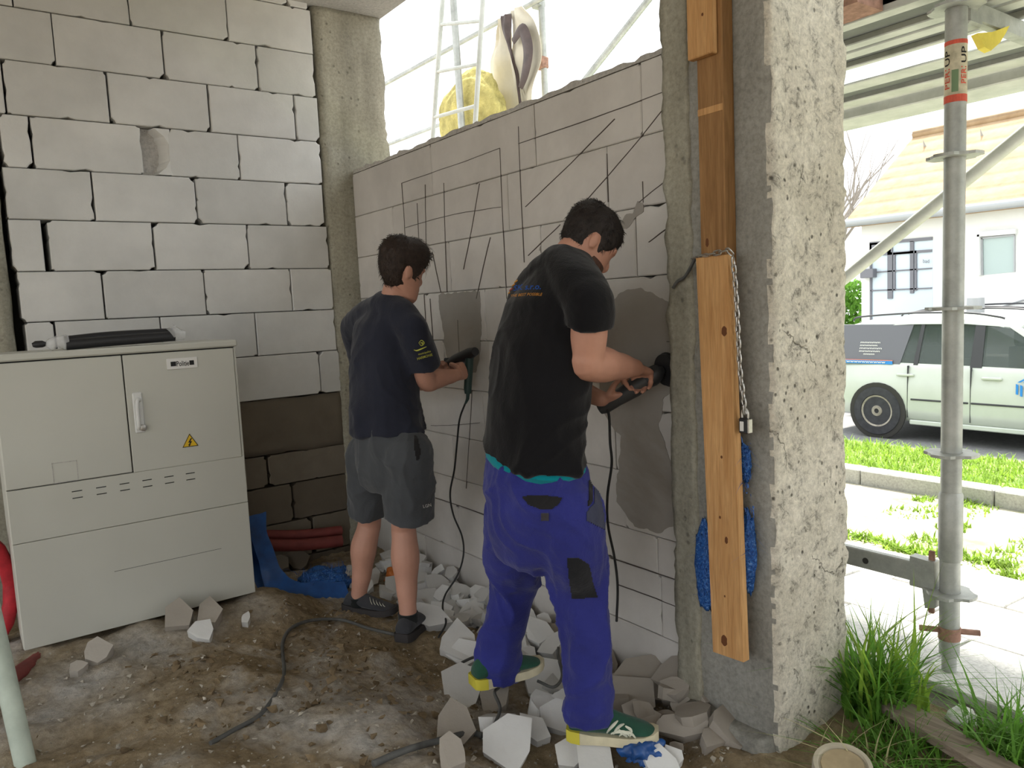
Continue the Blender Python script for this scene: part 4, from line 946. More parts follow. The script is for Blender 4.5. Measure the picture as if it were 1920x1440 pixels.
# handle
hx = 0.625; h = MB().bbox((hx - .022, YC - .016, 1.03), (hx + .018, YC - .006, 1.205), 0.005).build('handle_plate', MAT['white_plastic'], d2)
MB().tube(smoothpath([V(hx - .008, YC - .018, 1.05), V(hx - .010, YC - .034, 1.07), V(hx - .010, YC - .036, 1.15), V(hx - .004, YC - .03, 1.175), V(hx + .006, YC - .02, 1.17)], 5), 0.008, 8).build('lever', MAT['white_plastic'], h, 60)
mb = MB(); mb.lathe((hx + .008, YC - .012, 1.052), (0, -1, 0), [(0.014, 0), (0.014, .016), (.008, .018)], 14); mb.build('lock_barrel', MAT['chain_steel'], h, 40)
# name plate
lb = MB().bbox((.752, YC - .0125, 1.290), (.880, YC - .007, 1.338), 0.0015).build('name_plate', MAT['label_white'], d2)
for a, b in ((.768, .790), (.846, .865)): MB().box((a, YC - .0135, 1.304), (b, YC - .012, 1.324)).build('plate_mark', MAT['print_black'], lb)
map_text('Politie', lambda u, v: (V(lerp(.792, .844, u), YC - .0127, lerp(1.302, 1.325, v)), V(0, -1, 0)), 'lettering', MAT['print_black'], lb, 0.0006)
# hazard triangle
tx, tz = .8195, .963
tg = MB().prism([V(tx - .034, YC - .008, tz - .022), V(tx + .034, YC - .008, tz - .022), V(tx, YC - .008, tz + .037)], (0, -.0015, 0)).build('hazard_sign', MAT['sign_yellow'], d2)
mb = MB()
T = [(-.034, -.022), (.034, -.022), (0, .037)]; t2 = [(a * .86, -.001 + (b + .001) * .86) for a, b in T]
for i in range(3):
    j = (i + 1) % 3; mb.prism([V(tx + T[i][0], YC - .0096, tz + T[i][1]), V(tx + T[j][0], YC - .0096, tz + T[j][1]), V(tx + t2[j][0], YC - .0096, tz + t2[j][1]), V(tx + t2[i][0], YC - .0096, tz + t2[i][1])], (0, -.0008, 0))
mb.build('sign_border', MAT['print_black'], tg)
bolt = [(.004, .018), (-.009, -.001), (-.001, .000), (-.006, -.009), (-.009, -.007), (-.006, -.018), (.003, -.010), (-.001, -.010), (.009, .004), (.001, .004), (.010, .018)]
MB().prism([V(tx + a, YC - .0096, tz + b - .002) for a, b in bolt], (0, -.0008, 0)).build('lightning_bolt', MAT['print_black'], tg)

# black bundle wrapped in film on top of the cabinet
bd = empty('wrapped_bundle', (0.5, YC + .1, CZ1), 'long black bundle in clear film lying on top of the cabinet', 'bundle')
yb = YC + .09; P0, P1 = on_y(60, 650, yb), on_y(345, 634, yb); zc = CZ1 + 0.03
def bp(t, dy=0, dz=0): return V(lerp(P0.x, P1.x, t), yb + dy, zc + dz + .006 * t)
MB().tube(smoothpath([bp(.20, 0, .004), bp(.5, .0, .012), bp(.92, -.005, .010)], 6), 0.022, 10, squash=.8).build('black_profile', MAT['black_plastic'], bd, 60)
MB().tube(smoothpath([bp(.20, -.035, -.010), bp(.5, -.035, -.006), bp(.92, -.035, -.004)], 6), 0.022, 10, squash=.8).build('black_profile', MAT['black_plastic'], bd, 60)
MB().tube([bp(.0, -.02, -.002), bp(.02, -.02, 0), bp(.06, -.02, 0), bp(.085, -.02, -.002)], [.008, .014, .014, .008], 8).build('end_cap', MAT['black_plastic'], bd, 60)
MB().tube([bp(.08, -.02, .0), bp(.11, -.02, -.005), bp(.15, -.02, .006), bp(.20, -.02, 0), bp(.22, -.02, 0)], [.012, .026, .024, .032, .03], 10).build('film_wrap', MAT['clear_film'], bd, 60)
MB().tube([bp(.90, -.02, .0), bp(.93, -.02, .01), bp(.96, -.02, .0), bp(1.0, -.02, -.002)], [.034, .036, .026, .02], 10).build('film_wrap', MAT['clear_film'], bd, 60)

# ================================================================ conduits, tarp, sack in the corner
def corrugated(path, r, name, label, mat='red_conduit', pitch=0.012):
    P = smoothpath(path, 10); out = [P[0]]; acc = 0
    L = sum((P[i + 1] - P[i]).length for i in range(len(P) - 1)); n = max(8, int(L / pitch * 2)); res = []; k = 0; s_ = 0
    cum = [0]
    for i in range(len(P) - 1): cum.append(cum[-1] + (P[i + 1] - P[i]).length)
    for i in range(n + 1):
        t = L * i / n
        while k < len(P) - 2 and cum[k + 1] < t: k += 1
        res.append(lerp(P[k], P[k + 1], (t - cum[k]) / max(1e-9, cum[k + 1] - cum[k])))
    o = MB().tube(res, [r if i % 2 else r * 0.92 for i in range(n + 1)], 12).build(name, MAT[mat], None, 60)
    return tag(o, label, 'conduit')
corrugated([on_y(478, 1022, 4.30), on_y(560, 1022, 4.30), on_y(640, 1014, 4.28)], 0.036, 'conduit', 'lower of two red corrugated conduits at the foot of the back wall')
corrugated([on_y(475, 1003, 4.385), on_y(560, 1003, 4.385), on_y(640, 995, 4.36)], 0.032, 'conduit', 'upper darker red conduit at the foot of the back wall')
p = on_z(80, 1226, .17); corrugated([p + V(.12, .22, .03), p + V(0, 0, -.005), on_ground(20, 1290) + V(0, 0, .03), on_ground(-60, 1370) + V(0, 0, .03)], 0.03, 'conduit', 'dusty pink corrugated conduit coming out under the cabinet corner')
# coil of red conduit left of the cabinet
cc = V(-0.02, 3.85, 0.42); path = [cc + V(.13 * math.cos(a), .04 * math.sin(a * .5), .24 * math.sin(a)) for a in [i * .35 for i in range(-6, 22)]]
o = MB().tube(path, 0.03, 10).build('conduit_coil', MAT['red_net'], None, 60); tag(o, 'bright red conduit coil half hidden behind the cabinet left edge', 'conduit')
# blue strap and sack
def ribbon(pts, wpts, name, mat, parent, th=0.004, fold=0.0):
    """strip along pts with half-width vectors wpts"""
    P = smoothpath(pts, 6); W = smoothpath(wpts, 6); rings = []
    for i, (p, w) in enumerate(zip(P, W)):
        row = [p + w * (k / 3 - 1) + V(0, 0, fold * noise.noise((p + w * (k / 3 - 1)) * 11)) for k in range(7)]
        rings.append(row + [q + V(0, th, th) for q in reversed(row)])
    return MB().loft(rings).build(name, MAT[mat], parent, 60)
tp = empty('blue_tarp', (1.3, 3.85, 0.03), 'crumpled blue plastic tarp hanging from behind the cabinet into the corner', 'tarp')
A = on_y(480, 965, 3.98); B = on_y(500, 1045, 3.86); C_ = on_y(520, 1100, 3.72); D = on_y(570, 1115, 3.68); E_ = on_y(655, 1115, 3.62)
ribbon([A, lerp(A, B, .5) + V(-.01, 0, 0), B, C_ + V(0, 0, .01), D, E_], [V(.06, .02, 0), V(.05, .03, 0), V(.05, .03, .01), V(.05, .04, .04), V(.0, .05, .045), V(.0, .05, .05)], 'hanging_strip', 'blue_film', tp, 0.006, 0.02)
ribbon([A + V(-.10, .03, .0), lerp(A, B, .5) + V(-.07, .03, 0), B + V(-.05, .03, -.03), on_y(495, 1108, 3.74)], [V(.05, .0, 0), V(.05, .0, 0), V(.04, .02, .0), V(.03, .03, 0)], 'hanging_fold', 'blue_film', tp, 0.006, 0.02)
def lump(name, c, rad, mat, parent, seed, sub=4, amp=.25, freq=2.0, flat=-.3):
    bm = bmesh.new(); bmesh.ops.create_icosphere(bm, subdivisions=sub, radius=1.0)
    for v in bm.verts:
        n = v.co.normalized(); k = 1 + amp * noise.noise(n * freq + V(seed * 3.7, seed, 0)) + amp * .5 * noise.noise(n * freq * 3 + V(seed, 0, 2)) + amp * .2 * noise.noise(n * freq * 8)
        q = V(n.x * rad[0], n.y * rad[1], max(n.z, flat) * rad[2]) * k; v.co = q + Vector(c)
    for f in bm.faces: f.smooth = True
    me = bpy.data.meshes.new(name); bm.to_mesh(me); bm.free()
    return link_mesh(name, me, parent, MAT[mat] if isinstance(mat, str) else mat, None if parent else c)
c = on_y(605, 1098, 3.80); lump('woven_sack', c + V(0, 0, -.01), (.15, .12, .10), 'blue_woven', tp, 2, 5, .28)
rg = random.Random(12); sp = [(c.x + rg.uniform(-.14, .14), c.y + rg.uniform(-.1, .05), c.z + .03 + rg.uniform(-.03, .05)) for _ in range(220)]
blades('frayed_fibres', sp, 'blue_fray', None, None, .02, .06, .004, 3, 1.6, tp, 6)

# pale pole leaning in at the left
b = on_ground(48, 1428); t_ = at_d(-75, 900, 2.75)
o = MB().tube([b + V(0, 0, -.02), lerp(b, t_, .5), t_], [.030, .031, .032], 12).build('pale_pole', MAT['pale_pole'], None, 60); tag(o, 'pale green weathered pole leaning at the left edge', 'pole')

# ================================================================ boards, chain, padlock on the pillar
ST = MB().bbox((1.946, 1.538, 1.56), (1.999, 1.636, 3.30), 0.003).build('timber_stud', MAT['wood_aged'], None, origin=(1.97, 1.587, 1.56)); tag(ST, 'dark aged timber stud fixed to the upper pillar', 'timber')
for zz in (2.0, 2.55): pass
UB = MB().bbox((1.918, 1.553, 2.222), (1.945, 1.648, 3.30), 0.003).build('short_plank', MAT['wood_fresh'], None, origin=(1.93, 1.6, 2.22)); tag(UB, 'short yellow plank nailed over the top of the dark stud', 'plank')
lb_ = MB().box((1.9445, 1.54, 2.055), (1.9462, 1.634, 2.075)).build('pale_band', MAT['wood_fresh'], ST)
XB = 1.915; q = [on_x(*p, XB) for p in ((1305, 484), (1364, 477), (1394, 1242), (1337, 1222))]
bd_ = empty('timber_board', (1.93, 1.57, .33), 'long fresh pine board chained upright to the pillar', 'board')
MB().prism(q, (.029, 0, 0)).build('plank', MAT['wood_fresh'], bd_)
def disc_on(px, py, X, ry, rz, mat, name, parent, th=0.0012):
    c = on_x(px, py, X); n = 12; P = [c + V(-.0004, ry * math.cos(2 * math.pi * k / n) * (1 + .15 * math.sin(3 * k)), rz * math.sin(2 * math.pi * k / n)) for k in range(n)]
    return MB().prism(P, (th, 0, 0)).build(name, MAT[mat], parent)
for px, py, a, b_ in ((1358, 621, .010, .016), (1358, 1201, .012, .019), (1362, 1013, .006, .012), (1353, 857, .004, .005), (1350, 970, .004, .005), (1359, 1118, .003, .004)): disc_on(px, py, XB, a, b_, 'knot', 'knot', bd_)
disc_on(1326, 455, 1.946, .006, .014, 'knot', 'knot', ST); disc_on(1317, 27, 1.918, .004, .005, 'knot', 'nail_head', UB)
# chain of alternating links
ch = empty('chain', on_x(1392, 760, 1.93), 'steel link chain running over the board and down to the padlock', 'chain')
def link(c, d, side, L=.027, w=.014, r=.0026):
    d = d.normalized(); s_ = (side - side.dot(d) * d).normalized(); pts = []
    for k in range(14):
        a = 2 * math.pi * k / 14; u = math.cos(a) * w / 2; v = math.sin(a); vv_ = (L - w) / 2 * (1 if v > .01 else -1 if v < -.01 else 0) + v * w / 2
        pts.append(c + s_ * u + d * vv_)
    pts.append(pts[0]); pts.append(pts[1])
    fr = MB(); fr.tube(pts, r, 5, cap=False); return fr.build('link', MAT['chain_steel'], ch, 60)
path = [on_x(1300, 484, 1.935), on_x(1322, 479, 1.908), on_x(1345, 474, 1.906), on_x(1366, 471, 1.908), on_x(1374, 484, 1.92)]
path2 = [on_x(1374, 484, 1.92), on_x(1379, 540, 1.93), on_x(1383, 610, 1.932), on_x(1387, 690, 1.933), on_x(1393, 740, 1.933), on_x(1397, 778, 1.933)]
for pth in (path, path2):
    P = smoothpath(pth, 12); k = 0; acc = 0; last = P[0]; step = .0225; i = 0
    cum = [0]
    for j in range(len(P) - 1): cum.append(cum[-1] + (P[j + 1] - P[j]).length)
    t = step / 2; j = 0
    while t < cum[-1]:
        while cum[j + 1] < t: j += 1
        c = lerp(P[j], P[j + 1], (t - cum[j]) / (cum[j + 1] - cum[j])); d = P[j + 1] - P[j]
        link(c, d, V(0, 1, .05) if k % 2 else V(1, .15, .05), L=.029 if k % 2 else .029); k += 1; t += step
pl = on_x(1399, 797, 1.935); pk = empty('padlock', pl, 'small black and silver padlock hanging at the end of the chain', 'padlock')
MB().bbox((pl.x - .012, pl.y - .012, pl.z - .026), (pl.x + .012, pl.y + .020, pl.z + .022), 0.004).build('body', MAT['black_plastic'], pk)
MB().bbox((pl.x - .010, pl.y - .0165, pl.z - .024), (pl.x + .010, pl.y - .010, pl.z + .020), 0.002).build('side_plate', MAT['chain_steel'], pk)
MB().bbox((pl.x - .0135, pl.y + .000, pl.z - .018), (pl.x - .010, pl.y + .014, pl.z + .012), 0.001).build('face_label', MAT['label_white'], pk)
MB().tube(smoothpath([V(pl.x, pl.y + .014, pl.z + .018), V(pl.x, pl.y + .014, pl.z + .04), V(pl.x, pl.y + .004, pl.z + .052), V(pl.x, pl.y - .007, pl.z + .04), V(pl.x, pl.y - .007, pl.z + .018)], 5), .0035, 8).build('shackle', MAT['chain_steel'], pk, 60)
# twisted wire to the left of the board
o = MB().tube(smoothpath([on_x(*p, 1.97) for p in ((1303, 485), (1293, 505), (1283, 520), (1270, 528), (1262, 540))], 6), .006, 6).build('wire_twist', MAT['grey_cable'], None, 60); tag(o, 'grey twisted wire end left of the board top', 'wire')
# blue sack squeezed behind the board
sk_ = empty('blue_sack', on_x(1360, 1080, 1.97), 'shredded blue woven sack squeezed behind the pine board', 'sack')
lump('sack_bulge', on_x(1324, 1062, 1.972), (.022, .045, .150), 'blue_woven', sk_, 5, 4, .25, 2, -1)
lump('sack_bulge', on_x(1402, 1035, 1.972), (.022, .028, .125), 'blue_woven', sk_, 8, 4, .3, 2, -1)
lump('sack_knot', on_x(1398, 868, 1.975), (.016, .018, .055), 'blue_woven', sk_, 9, 4, .4, 2, -1)
rg = random.Random(31)
for (px0, py0, px1, py1, n, nm) in ((1392, 830, 1408, 930, 70, 'frayed_fibres'), (1398, 950, 1416, 1080, 110, 'frayed_fibres'), (1310, 1000, 1328, 1130, 90, 'frayed_fibres')):
    sp = []
    for _ in range(n):
        q = on_x(rg.uniform(px0, px1), rg.uniform(py0, py1), 1.965 - rg.uniform(0, .02)); sp.append(tuple(q))
    blades(nm, sp, 'blue_fray', None, None, .015, .05, .0035, 3, 1.4, sk_, 40 + n, 'stuff', (0, 0, -.6))

# ================================================================ rubble
def shard(c, l, w, t, nrm, spin, seed, name='rubble_piece', mat='aac_rubble', label=None, group=None, cat='rubble'):
    rg = random.Random(seed); nrm = Vector(nrm).normalized(); a = nrm.orthogonal().normalized(); b = nrm.cross(a)
    u = a * math.cos(spin) + b * math.sin(spin); v = nrm.cross(u); n = rg.randint(5, 8); pts = []
    for k in range(n):
        an = 2 * math.pi * (k + rg.uniform(-.25, .25)) / n; r = rg.uniform(.66, 1.12)
        q = Vector(c) + u * (l / 2 * r * math.cos(an)) + v * (w / 2 * r * math.sin(an))
        s1 = rg.uniform(.82, 1.02); pts.append(q + nrm * t / 2 * rg.uniform(.93, 1.05)); pts.append(Vector(c) + (q - Vector(c)) * s1 - nrm * t / 2 * rg.uniform(.6, 1.1))
    o = MB().hull(pts).build(name, MAT[mat], None)
    return tag(o, label, cat, group)
def pile_z(x, y):                                    # height of the heap along the right wall
    return .10 * math.exp(-((x - 2.05) / .22) ** 2) * (1 if y > 1.8 else .6)
toCam = lambda p: (CAM - Vector(p)).normalized()
BIG = [  # px, py, w px, h px, thickness, tilt to camera 0..1, spin, label
    (852, 1358, 84, 78, .06, .55, .3, 'smooth white broken slab on the brown earth edge, left of the tall shard'), (868, 1290, 125, 80, .07, .35, .1, 'wide grey slab under the heel of the left green-soled shoe'), (955, 1392, 105, 120, .07, .55, 1.2, 'tall upright white shard in front of the worker in blue'),
    (1232, 1268, 95, 140, .05, .62, 1.4, 'large rounded slab leaning against the pillar end of the wall'), (1188, 1306, 105, 105, .06, .5, .5, 'flat brownish slab right of the blue trouser leg'), (1272, 1356, 44, 105, .04, .5, 1.5, 'narrow white shard standing at the pillar foot'),
    (1022, 1268, 85, 100, .06, .5, .9, 'pitted white chunk between the two blue trouser legs'), (862, 1208, 110, 70, .07, .4, .2, 'pale block piece beside the hanging cable loop'), (838, 1128, 130, 62, .08, .3, .1, 'long flat piece at the foot of the wall behind the cable'), (1205, 1350, 95, 60, .06, .35, .4, 'long dusty piece beside the toe of the green shoe'),
    (848, 1418, 85, 58, .07, .4, .2, 'rough tan lump at the bottom edge of the picture'), (1118, 1432, 150, 70, .04, .5, .1, 'large white slab under the toe of the green shoe'), (930, 1312, 110, 60, .08, .35, .2, 'tan stone block behind the tall white shard'), (1000, 1370, 60, 70, .06, .5, .7, 'grey angular chunk right of the tall white shard'),
    (1050, 1345, 70, 95, .06, .5, 1.2, 'dark grey chunk left of the green shoe'), (1165, 1195, 70, 90, .07, .5, 1.3, 'upright dusty chunk against the wall behind the blue trousers'), (1190, 1225, 80, 60, .07, .4, .3, 'brown dusty chunk at the foot of the wall right of the cable'), (1270, 1300, 40, 60, .05, .5, 1.2, 'small white piece wedged against the pillar'),
    (800, 1155, 46, 100, .09, .55, 1.35, 'ridged white block fragment beside the dark right shoe'), (885, 1160, 90, 55, .07, .4, .2, 'sloping grey piece near the wall left of the blue trousers'), (1030, 1190, 60, 110, .06, .5, 1.4, 'dusty upright piece seen between the blue trouser legs'), (1040, 1130, 50, 45, .05, .5, .4, 'small white piece high between the blue trouser legs'),
    (1075, 1415, 70, 60, .05, .5, .3, 'flat grey flake below the heel of the green shoe'), (1262, 1428, 50, 40, .05, .5, .6, 'white chip at the bottom near the pillar'), (1285, 1240, 34, 60, .05, .5, 1.4, 'grey piece half behind the pillar edge'), (980, 1238, 70, 60, .05, .4, .3, 'white piece behind the left blue trouser leg'),
    (335, 1160, 80, 66, .10, .5, .3, 'large tan chunk leaning on the cabinet plinth'), (392, 1158, 88, 52, .09, .4, .2, 'pale wedge beside the tan chunk at the cabinet plinth'), (378, 1188, 50, 44, .06, .5, .9, 'small pale wedge below the chunks by the cabinet'), (462, 1164, 26, 18, .04, .4, .2, 'little pale stone right of the cabinet chunks'), (182, 1228, 54, 48, .08, .5, .5, 'rounded dusty stone in the white dust by the cabinet'), (148, 1255, 30, 30, .04, .4, .8, 'small dusty stone below the rounded stone'),
    (745, 1100, 60, 45, .07, .4, .3, 'white chunk between the bare lower legs'), (680, 1100, 46, 40, .06, .4, .6, 'white chunk beside the left bare ankle'), (560, 1052, 40, 46, .07, .5, 1.2, 'dim rounded stone in the dark corner'), (525, 1062, 44, 34, .07, .4, .2, 'dim square stone left of the rounded stone')]
for i, (px, py, w, h_, t, tl, sp, lab) in enumerate(BIG):
    g = on_ground(px, py + h_ * .25); dep = (g - CAM).dot(fwd); s_ = dep / F_PX; n = (toCam(g) * tl + V(0, 0, 1) * (1 - tl))
    rz_ = g + V(0, 0, h_ * s_ * tl * .30 + .01)
    if px > 1140 or py < 1150: rz_.x = min(rz_.x, X_R - .03 - t * .5)
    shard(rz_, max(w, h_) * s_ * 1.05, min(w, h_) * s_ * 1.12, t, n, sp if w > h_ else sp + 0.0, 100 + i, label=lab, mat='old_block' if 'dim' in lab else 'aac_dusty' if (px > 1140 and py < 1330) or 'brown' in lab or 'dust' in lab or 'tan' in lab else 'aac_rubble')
rg = random.Random(77); cnt = 0; feet = [(1.56, 1.76), (1.6, 2.38)]
while cnt < 150:
    y = rg.uniform(1.55, 4.05); x = X_R - .04 - abs(rg.gauss(0, .24 if y < 2.8 else .16))
    if x < 1.28 + (.35 if y > 2.75 else 0): continue
    if y > 2.75 and x < 1.68: continue
    if any(abs(x - a) < .17 and abs(y - b) < .13 for a, b in feet): continue
    s_ = rg.choice((.05, .07, .09, .12, .15)) * (1.0 if y < 3 else .75); z = ground_z(x, y) + pile_z(x, y) * rg.uniform(.2, 1) + s_ * .12
    zone = [q for q in (('in the corner beyond the bare legs', 3.3), ('along the wall between the two men', 2.6), ('around the left blue trouser leg', 2.08), ('between the right blue trouser leg and the pillar', 0)) if y > q[1]][0]
    n = V(rg.uniform(-.8, .3), rg.uniform(-.8, .4), 1)
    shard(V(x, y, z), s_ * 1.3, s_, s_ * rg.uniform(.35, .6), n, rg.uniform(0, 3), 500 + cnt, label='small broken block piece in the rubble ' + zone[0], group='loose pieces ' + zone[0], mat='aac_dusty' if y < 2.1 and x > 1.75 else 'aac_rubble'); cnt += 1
# fine chips on the earth
mb = MB(); rg = random.Random(5)
for i in range(1700):
    if i < 1000: x = rg.uniform(-.1, 1.5); y = rg.uniform(1.4, 3.5)
    else: y = rg.uniform(1.5, 4.0); x = X_R - .02 - abs(rg.gauss(0, .3))
    if x < 1.2 and i >= 1000: continue
    s_ = rg.choice((.003, .004, .005, .007, .011)); z = ground_zn(x, y)
    c = V(x, y, z + s_ * .3); mb.hull([c + V(rg.uniform(-1, 1), rg.uniform(-1, 1), rg.uniform(-.6, .8)) * s_ for _ in range(6)])
o = mb.build('stone_chips', MAT['crumb'], None, origin=(1, 2.5, 0)); tag(o, 'fine pale chips and crumbs scattered over the earth', 'chips', None, 'stuff')
mb = MB(); rg = random.Random(15)
for i in range(1500):
    x = rg.uniform(-.1, 1.45); y = rg.uniform(1.4, 3.55)
    if noise.noise(V(x * 2.2, y * 2.2, 4)) + rg.uniform(-.35, .35) < .05: continue
    s_ = rg.choice((.006, .008, .010, .014, .022)); c = V(x, y, ground_zn(x, y) + s_ * .15); mb.hull([c + V(rg.uniform(-1, 1), rg.uniform(-1, 1), rg.uniform(-.6, .7)) * s_ for _ in range(8)])
o = mb.build('earth_clods', MAT['clod'], None, origin=(.7, 2.4, 0)); tag(o, 'brown clods of loose earth on the mound', 'earth', None, 'stuff')
o = lump('orange_rag', on_ground(730, 1100) + V(.04, .0, .05), (.06, .05, .05), 'orange_plastic', None, 3, 4, .3); tag(o, 'orange plastic scrap behind the right bare leg', 'scrap')
o = lump('blue_scrap', on_ground(1205, 1432) + V(0, 0, .05), (.07, .06, .05), 'blue_film', None, 13, 4, .45, 2.2); tag(o, 'crumpled blue plastic under the green shoe', 'scrap')

# ================================================================ cables on the ground (the tools' own leads are with the tools)
def ground_path(pix, lift=.006):
    out = []
    for px, py in pix:
        g = on_ground(px, py); g.z = ground_zn(g.x, g.y) + lift; out.append(g)
    return out
def cable(pts, r, name, label, mat='grey_cable'):
    o = MB().tube(smoothpath(pts, 8), r, 8).build(name, MAT[mat], None, 60); return tag(o, label, 'cable')
cable(ground_path([(742, 1193), (690, 1180), (640, 1170), (585, 1172), (545, 1185), (530, 1215), (533, 1260), (525, 1300), (490, 1345), (440, 1378), (395, 1400)], .012), .0075, 'extension_cable', 'grey cable snaking over the brown earth mound')
cable(ground_path([(700, 1445), (760, 1420), (820, 1398), (880, 1388), (905, 1392)], .02), .011, 'thick_cable', 'thick grey cable at the bottom left of the white slab')
cable([q + V(0, 0, .07) for q in ground_path([(858, 1290), (900, 1268), (932, 1285), (938, 1320), (930, 1350), (940, 1375), (928, 1400)])], .006, 'loose_cable', 'thin dark cable looping over the tan stone block')
cable([q + V(0, 0, .09) for q in ground_path([(1052, 1225), (1048, 1270), (1056, 1310), (1040, 1330), (1010, 1320)])], .006, 'loose_cable', 'thin dark cable falling beside the right blue trouser leg')

# ================================================================ pillar foot: bucket, plank, grass
c = on_z(1580, 1432, .13); ax_b = (V(0, 0, 1) + toCam(c) * .35).normalized()
simple('ivory_plastic', (0.46, 0.41, 0.31, 1), 0.6, 0.3, 0, 0.18, 7); simple('bucket_dirt', (0.42, 0.33, 0.20, 1), 0.7, 0.2, 0, 0.25, 9)
bk = empty('bucket', c - ax_b * .15, 'upturned ivory plastic bucket in the grass at the pillar foot', 'bucket')
R_b = .082; MB().lathe(c - ax_b * .15, ax_b, [(R_b * 1.12, 0), (R_b * 1.02, .138), (R_b * .98, .150), (R_b * .84, .150), (R_b * .80, .142), (.01, .142)], 32).build('wall', MAT['ivory_plastic'], bk, 40)
MB().lathe(c - ax_b * .0068, ax_b, [(R_b * .74, -.002), (R_b * .72, .003), (.01, .002)], 28).build('base_disc', MAT['bucket_dirt'], bk, 40)
MB().lathe(c - ax_b * .15, ax_b, [(R_b * 1.17, -.004), (R_b * 1.17, .012), (R_b * 1.10, .014)], 32).build('rim', MAT['ivory_plastic'], bk, 40)
a = on_z(1690, 1325, .135); b = on_z(1905, 1455, .135); d = (b - a).normalized(); a = a - d * .15; b = b + d * .35; s_ = V(-d.y, d.x, 0) * .048
o = MB().prism([a - s_, b - s_, b + s_, a + s_], (0, 0, -.028)).build('edging_plank', MAT['wood_grey']); tag(o, 'weathered brown plank edging the pavement in the grass', 'plank')
o = lump('paper_scrap', on_z(1805, 1345, .12), (.05, .04, .03), 'label_white', None, 4, 3, .4); tag(o, 'white crumpled scrap lying beside the plank', 'scrap')
def tuft(name, cx_, cy_, rad, n, hmin, hmax, wid, label, seed, mat='grass_deep', lean=None, seg=6, bend=1.0):
    rg = random.Random(seed); sp = []
    for _ in range(n):
        r = rad * rg.random() ** .6; a = rg.uniform(0, 6.28); x, y = cx_ + r * math.cos(a), cy_ + r * math.sin(a)
        sp.append((x, y, (ground_z(x, y) if x < 2.56 else oz(x)) - .01))
    return blades(name, sp, mat, label, 'grass', hmin, hmax, wid, seg, bend, None, seed, 'stuff', lean)
g1 = on_z(1640, 1330, .08); g2 = on_z(1880, 1420, .1); g3 = on_z(1668, 1425, .07)
tuft('grass_tuft', g1.x, g1.y, .10, 210, .16, .42, .012, 'tall grass tuft growing at the right foot of the pillar', 1)
tuft('grass_tuft', g1.x + .05, g1.y + .0, .15, 55, .26, .50, .014, 'bright seeding grass stems rising from the tuft by the pillar', 2, 'grass_blade', None, 6, .6)
tuft('grass_tuft', g2.x + .05, g2.y, .13, 150, .14, .32, .011, 'grass tuft right of the weathered plank', 3, 'grass_deep')
tuft('grass_tuft', g3.x, g3.y, .15, 220, .07, .20, .009, 'low tangled grass between the bucket and the plank', 4, 'grass_deep', None, 6, 1.4)
tuft('dry_grass', g3.x - .12, g3.y + .06, .10, 22, .10, .26, .007, 'dry straw blades over the upturned bucket', 5, 'grass_dry', (-.4, -.3, 0), 6, 1.6)
# ================================================================ people
simple('skin_worker', (0.46, 0.235, 0.165, 1), 0.55, 0.35, 0, 0.10, 9, 0.06, 120, 0.001)
simple('skin_young', (0.47, 0.245, 0.175, 1), 0.55, 0.35, 0, 0.10, 9, 0.06, 120, 0.001)
simple('hair_dark', (0.016, 0.011, 0.009, 1), 0.6, 0.3, 0, 0.4, 60, 0.6, 90, 0.006); simple('hair_brown', (0.028, 0.017, 0.012, 1), 0.6, 0.3, 0, 0.4, 60, 0.6, 90, 0.006)
simple('beard_dark', (0.07, 0.035, 0.025, 1), 0.7, 0.2, 0, 0.3, 90, 0.4, 160, 0.002)
def cloth(name, c, var=0.12, bump=0.35):
    m = MN(name, 0.92, 0.12); a = tuple(x * (1 - var) for x in c[:3]) + (1,); b = tuple(min(1, x * (1 + var)) for x in c[:3]) + (1,)
    m.color(m.ramp(m.noise(4, 6, .65), [(.3, a), (.7, b)])); h = m.math('ADD', m.noise(7, 4, .6, .6), m.math('MULTIPLY', m.noise(220, 2), .12)); m.bump(h, bump, .02); m.b.inputs['Sheen Weight'].default_value = 0.15; MAT[name] = m.m
cloth('tee_black', (0.0065, 0.0062, 0.0075, 1)); cloth('tee_navy', (0.020, 0.022, 0.034, 1), .2); cloth('shorts_grey', (0.062, 0.066, 0.072, 1), .12); cloth('trousers_blue', (0.028, 0.032, 0.185, 1), .18, .6)
cloth('cordura_black', (0.014, 0.014, 0.016, 1)); cloth('pocket_dark', (0.018, 0.017, 0.018, 1)); cloth('panel_slate', (0.045, 0.05, 0.085, 1)); cloth('teal_cotton', (0.0, 0.20, 0.24, 1)); cloth('tag_brown', (0.05, 0.045, 0.05, 1)); cloth('sock_black', (0.012, 0.014, 0.014, 1)); cloth('shoe_grey', (0.045, 0.045, 0.05, 1), .25)
cloth('shoe_green', (0.02, 0.07, 0.045, 1), .35); simple('shoe_lime', (0.05, 0.35, 0.03, 1), .6, .3); simple('shoe_white', (0.62, 0.62, 0.5, 1), .6, .3, 0, .1, 20); simple('sole_cream', (0.58, 0.52, 0.36, 1), .7, .25, 0, .15, 14); simple('sole_yellow', (0.60, 0.52, 0.06, 1), .7, .25); simple('sole_dark', (0.05, 0.045, 0.045, 1), .8, .2)
simple('print_orange', (0.60, 0.26, 0.04, 1), .7, .2); simple('print_blue', (0.015, 0.075, 0.33, 1), .7, .2); simple('print_yellow', (0.48, 0.47, 0.08, 1), .7, .2); simple('print_red', (0.40, 0.06, 0.04, 1), .7, .2); simple('eye_white', (0.7, 0.68, 0.65, 1), .3, .5)

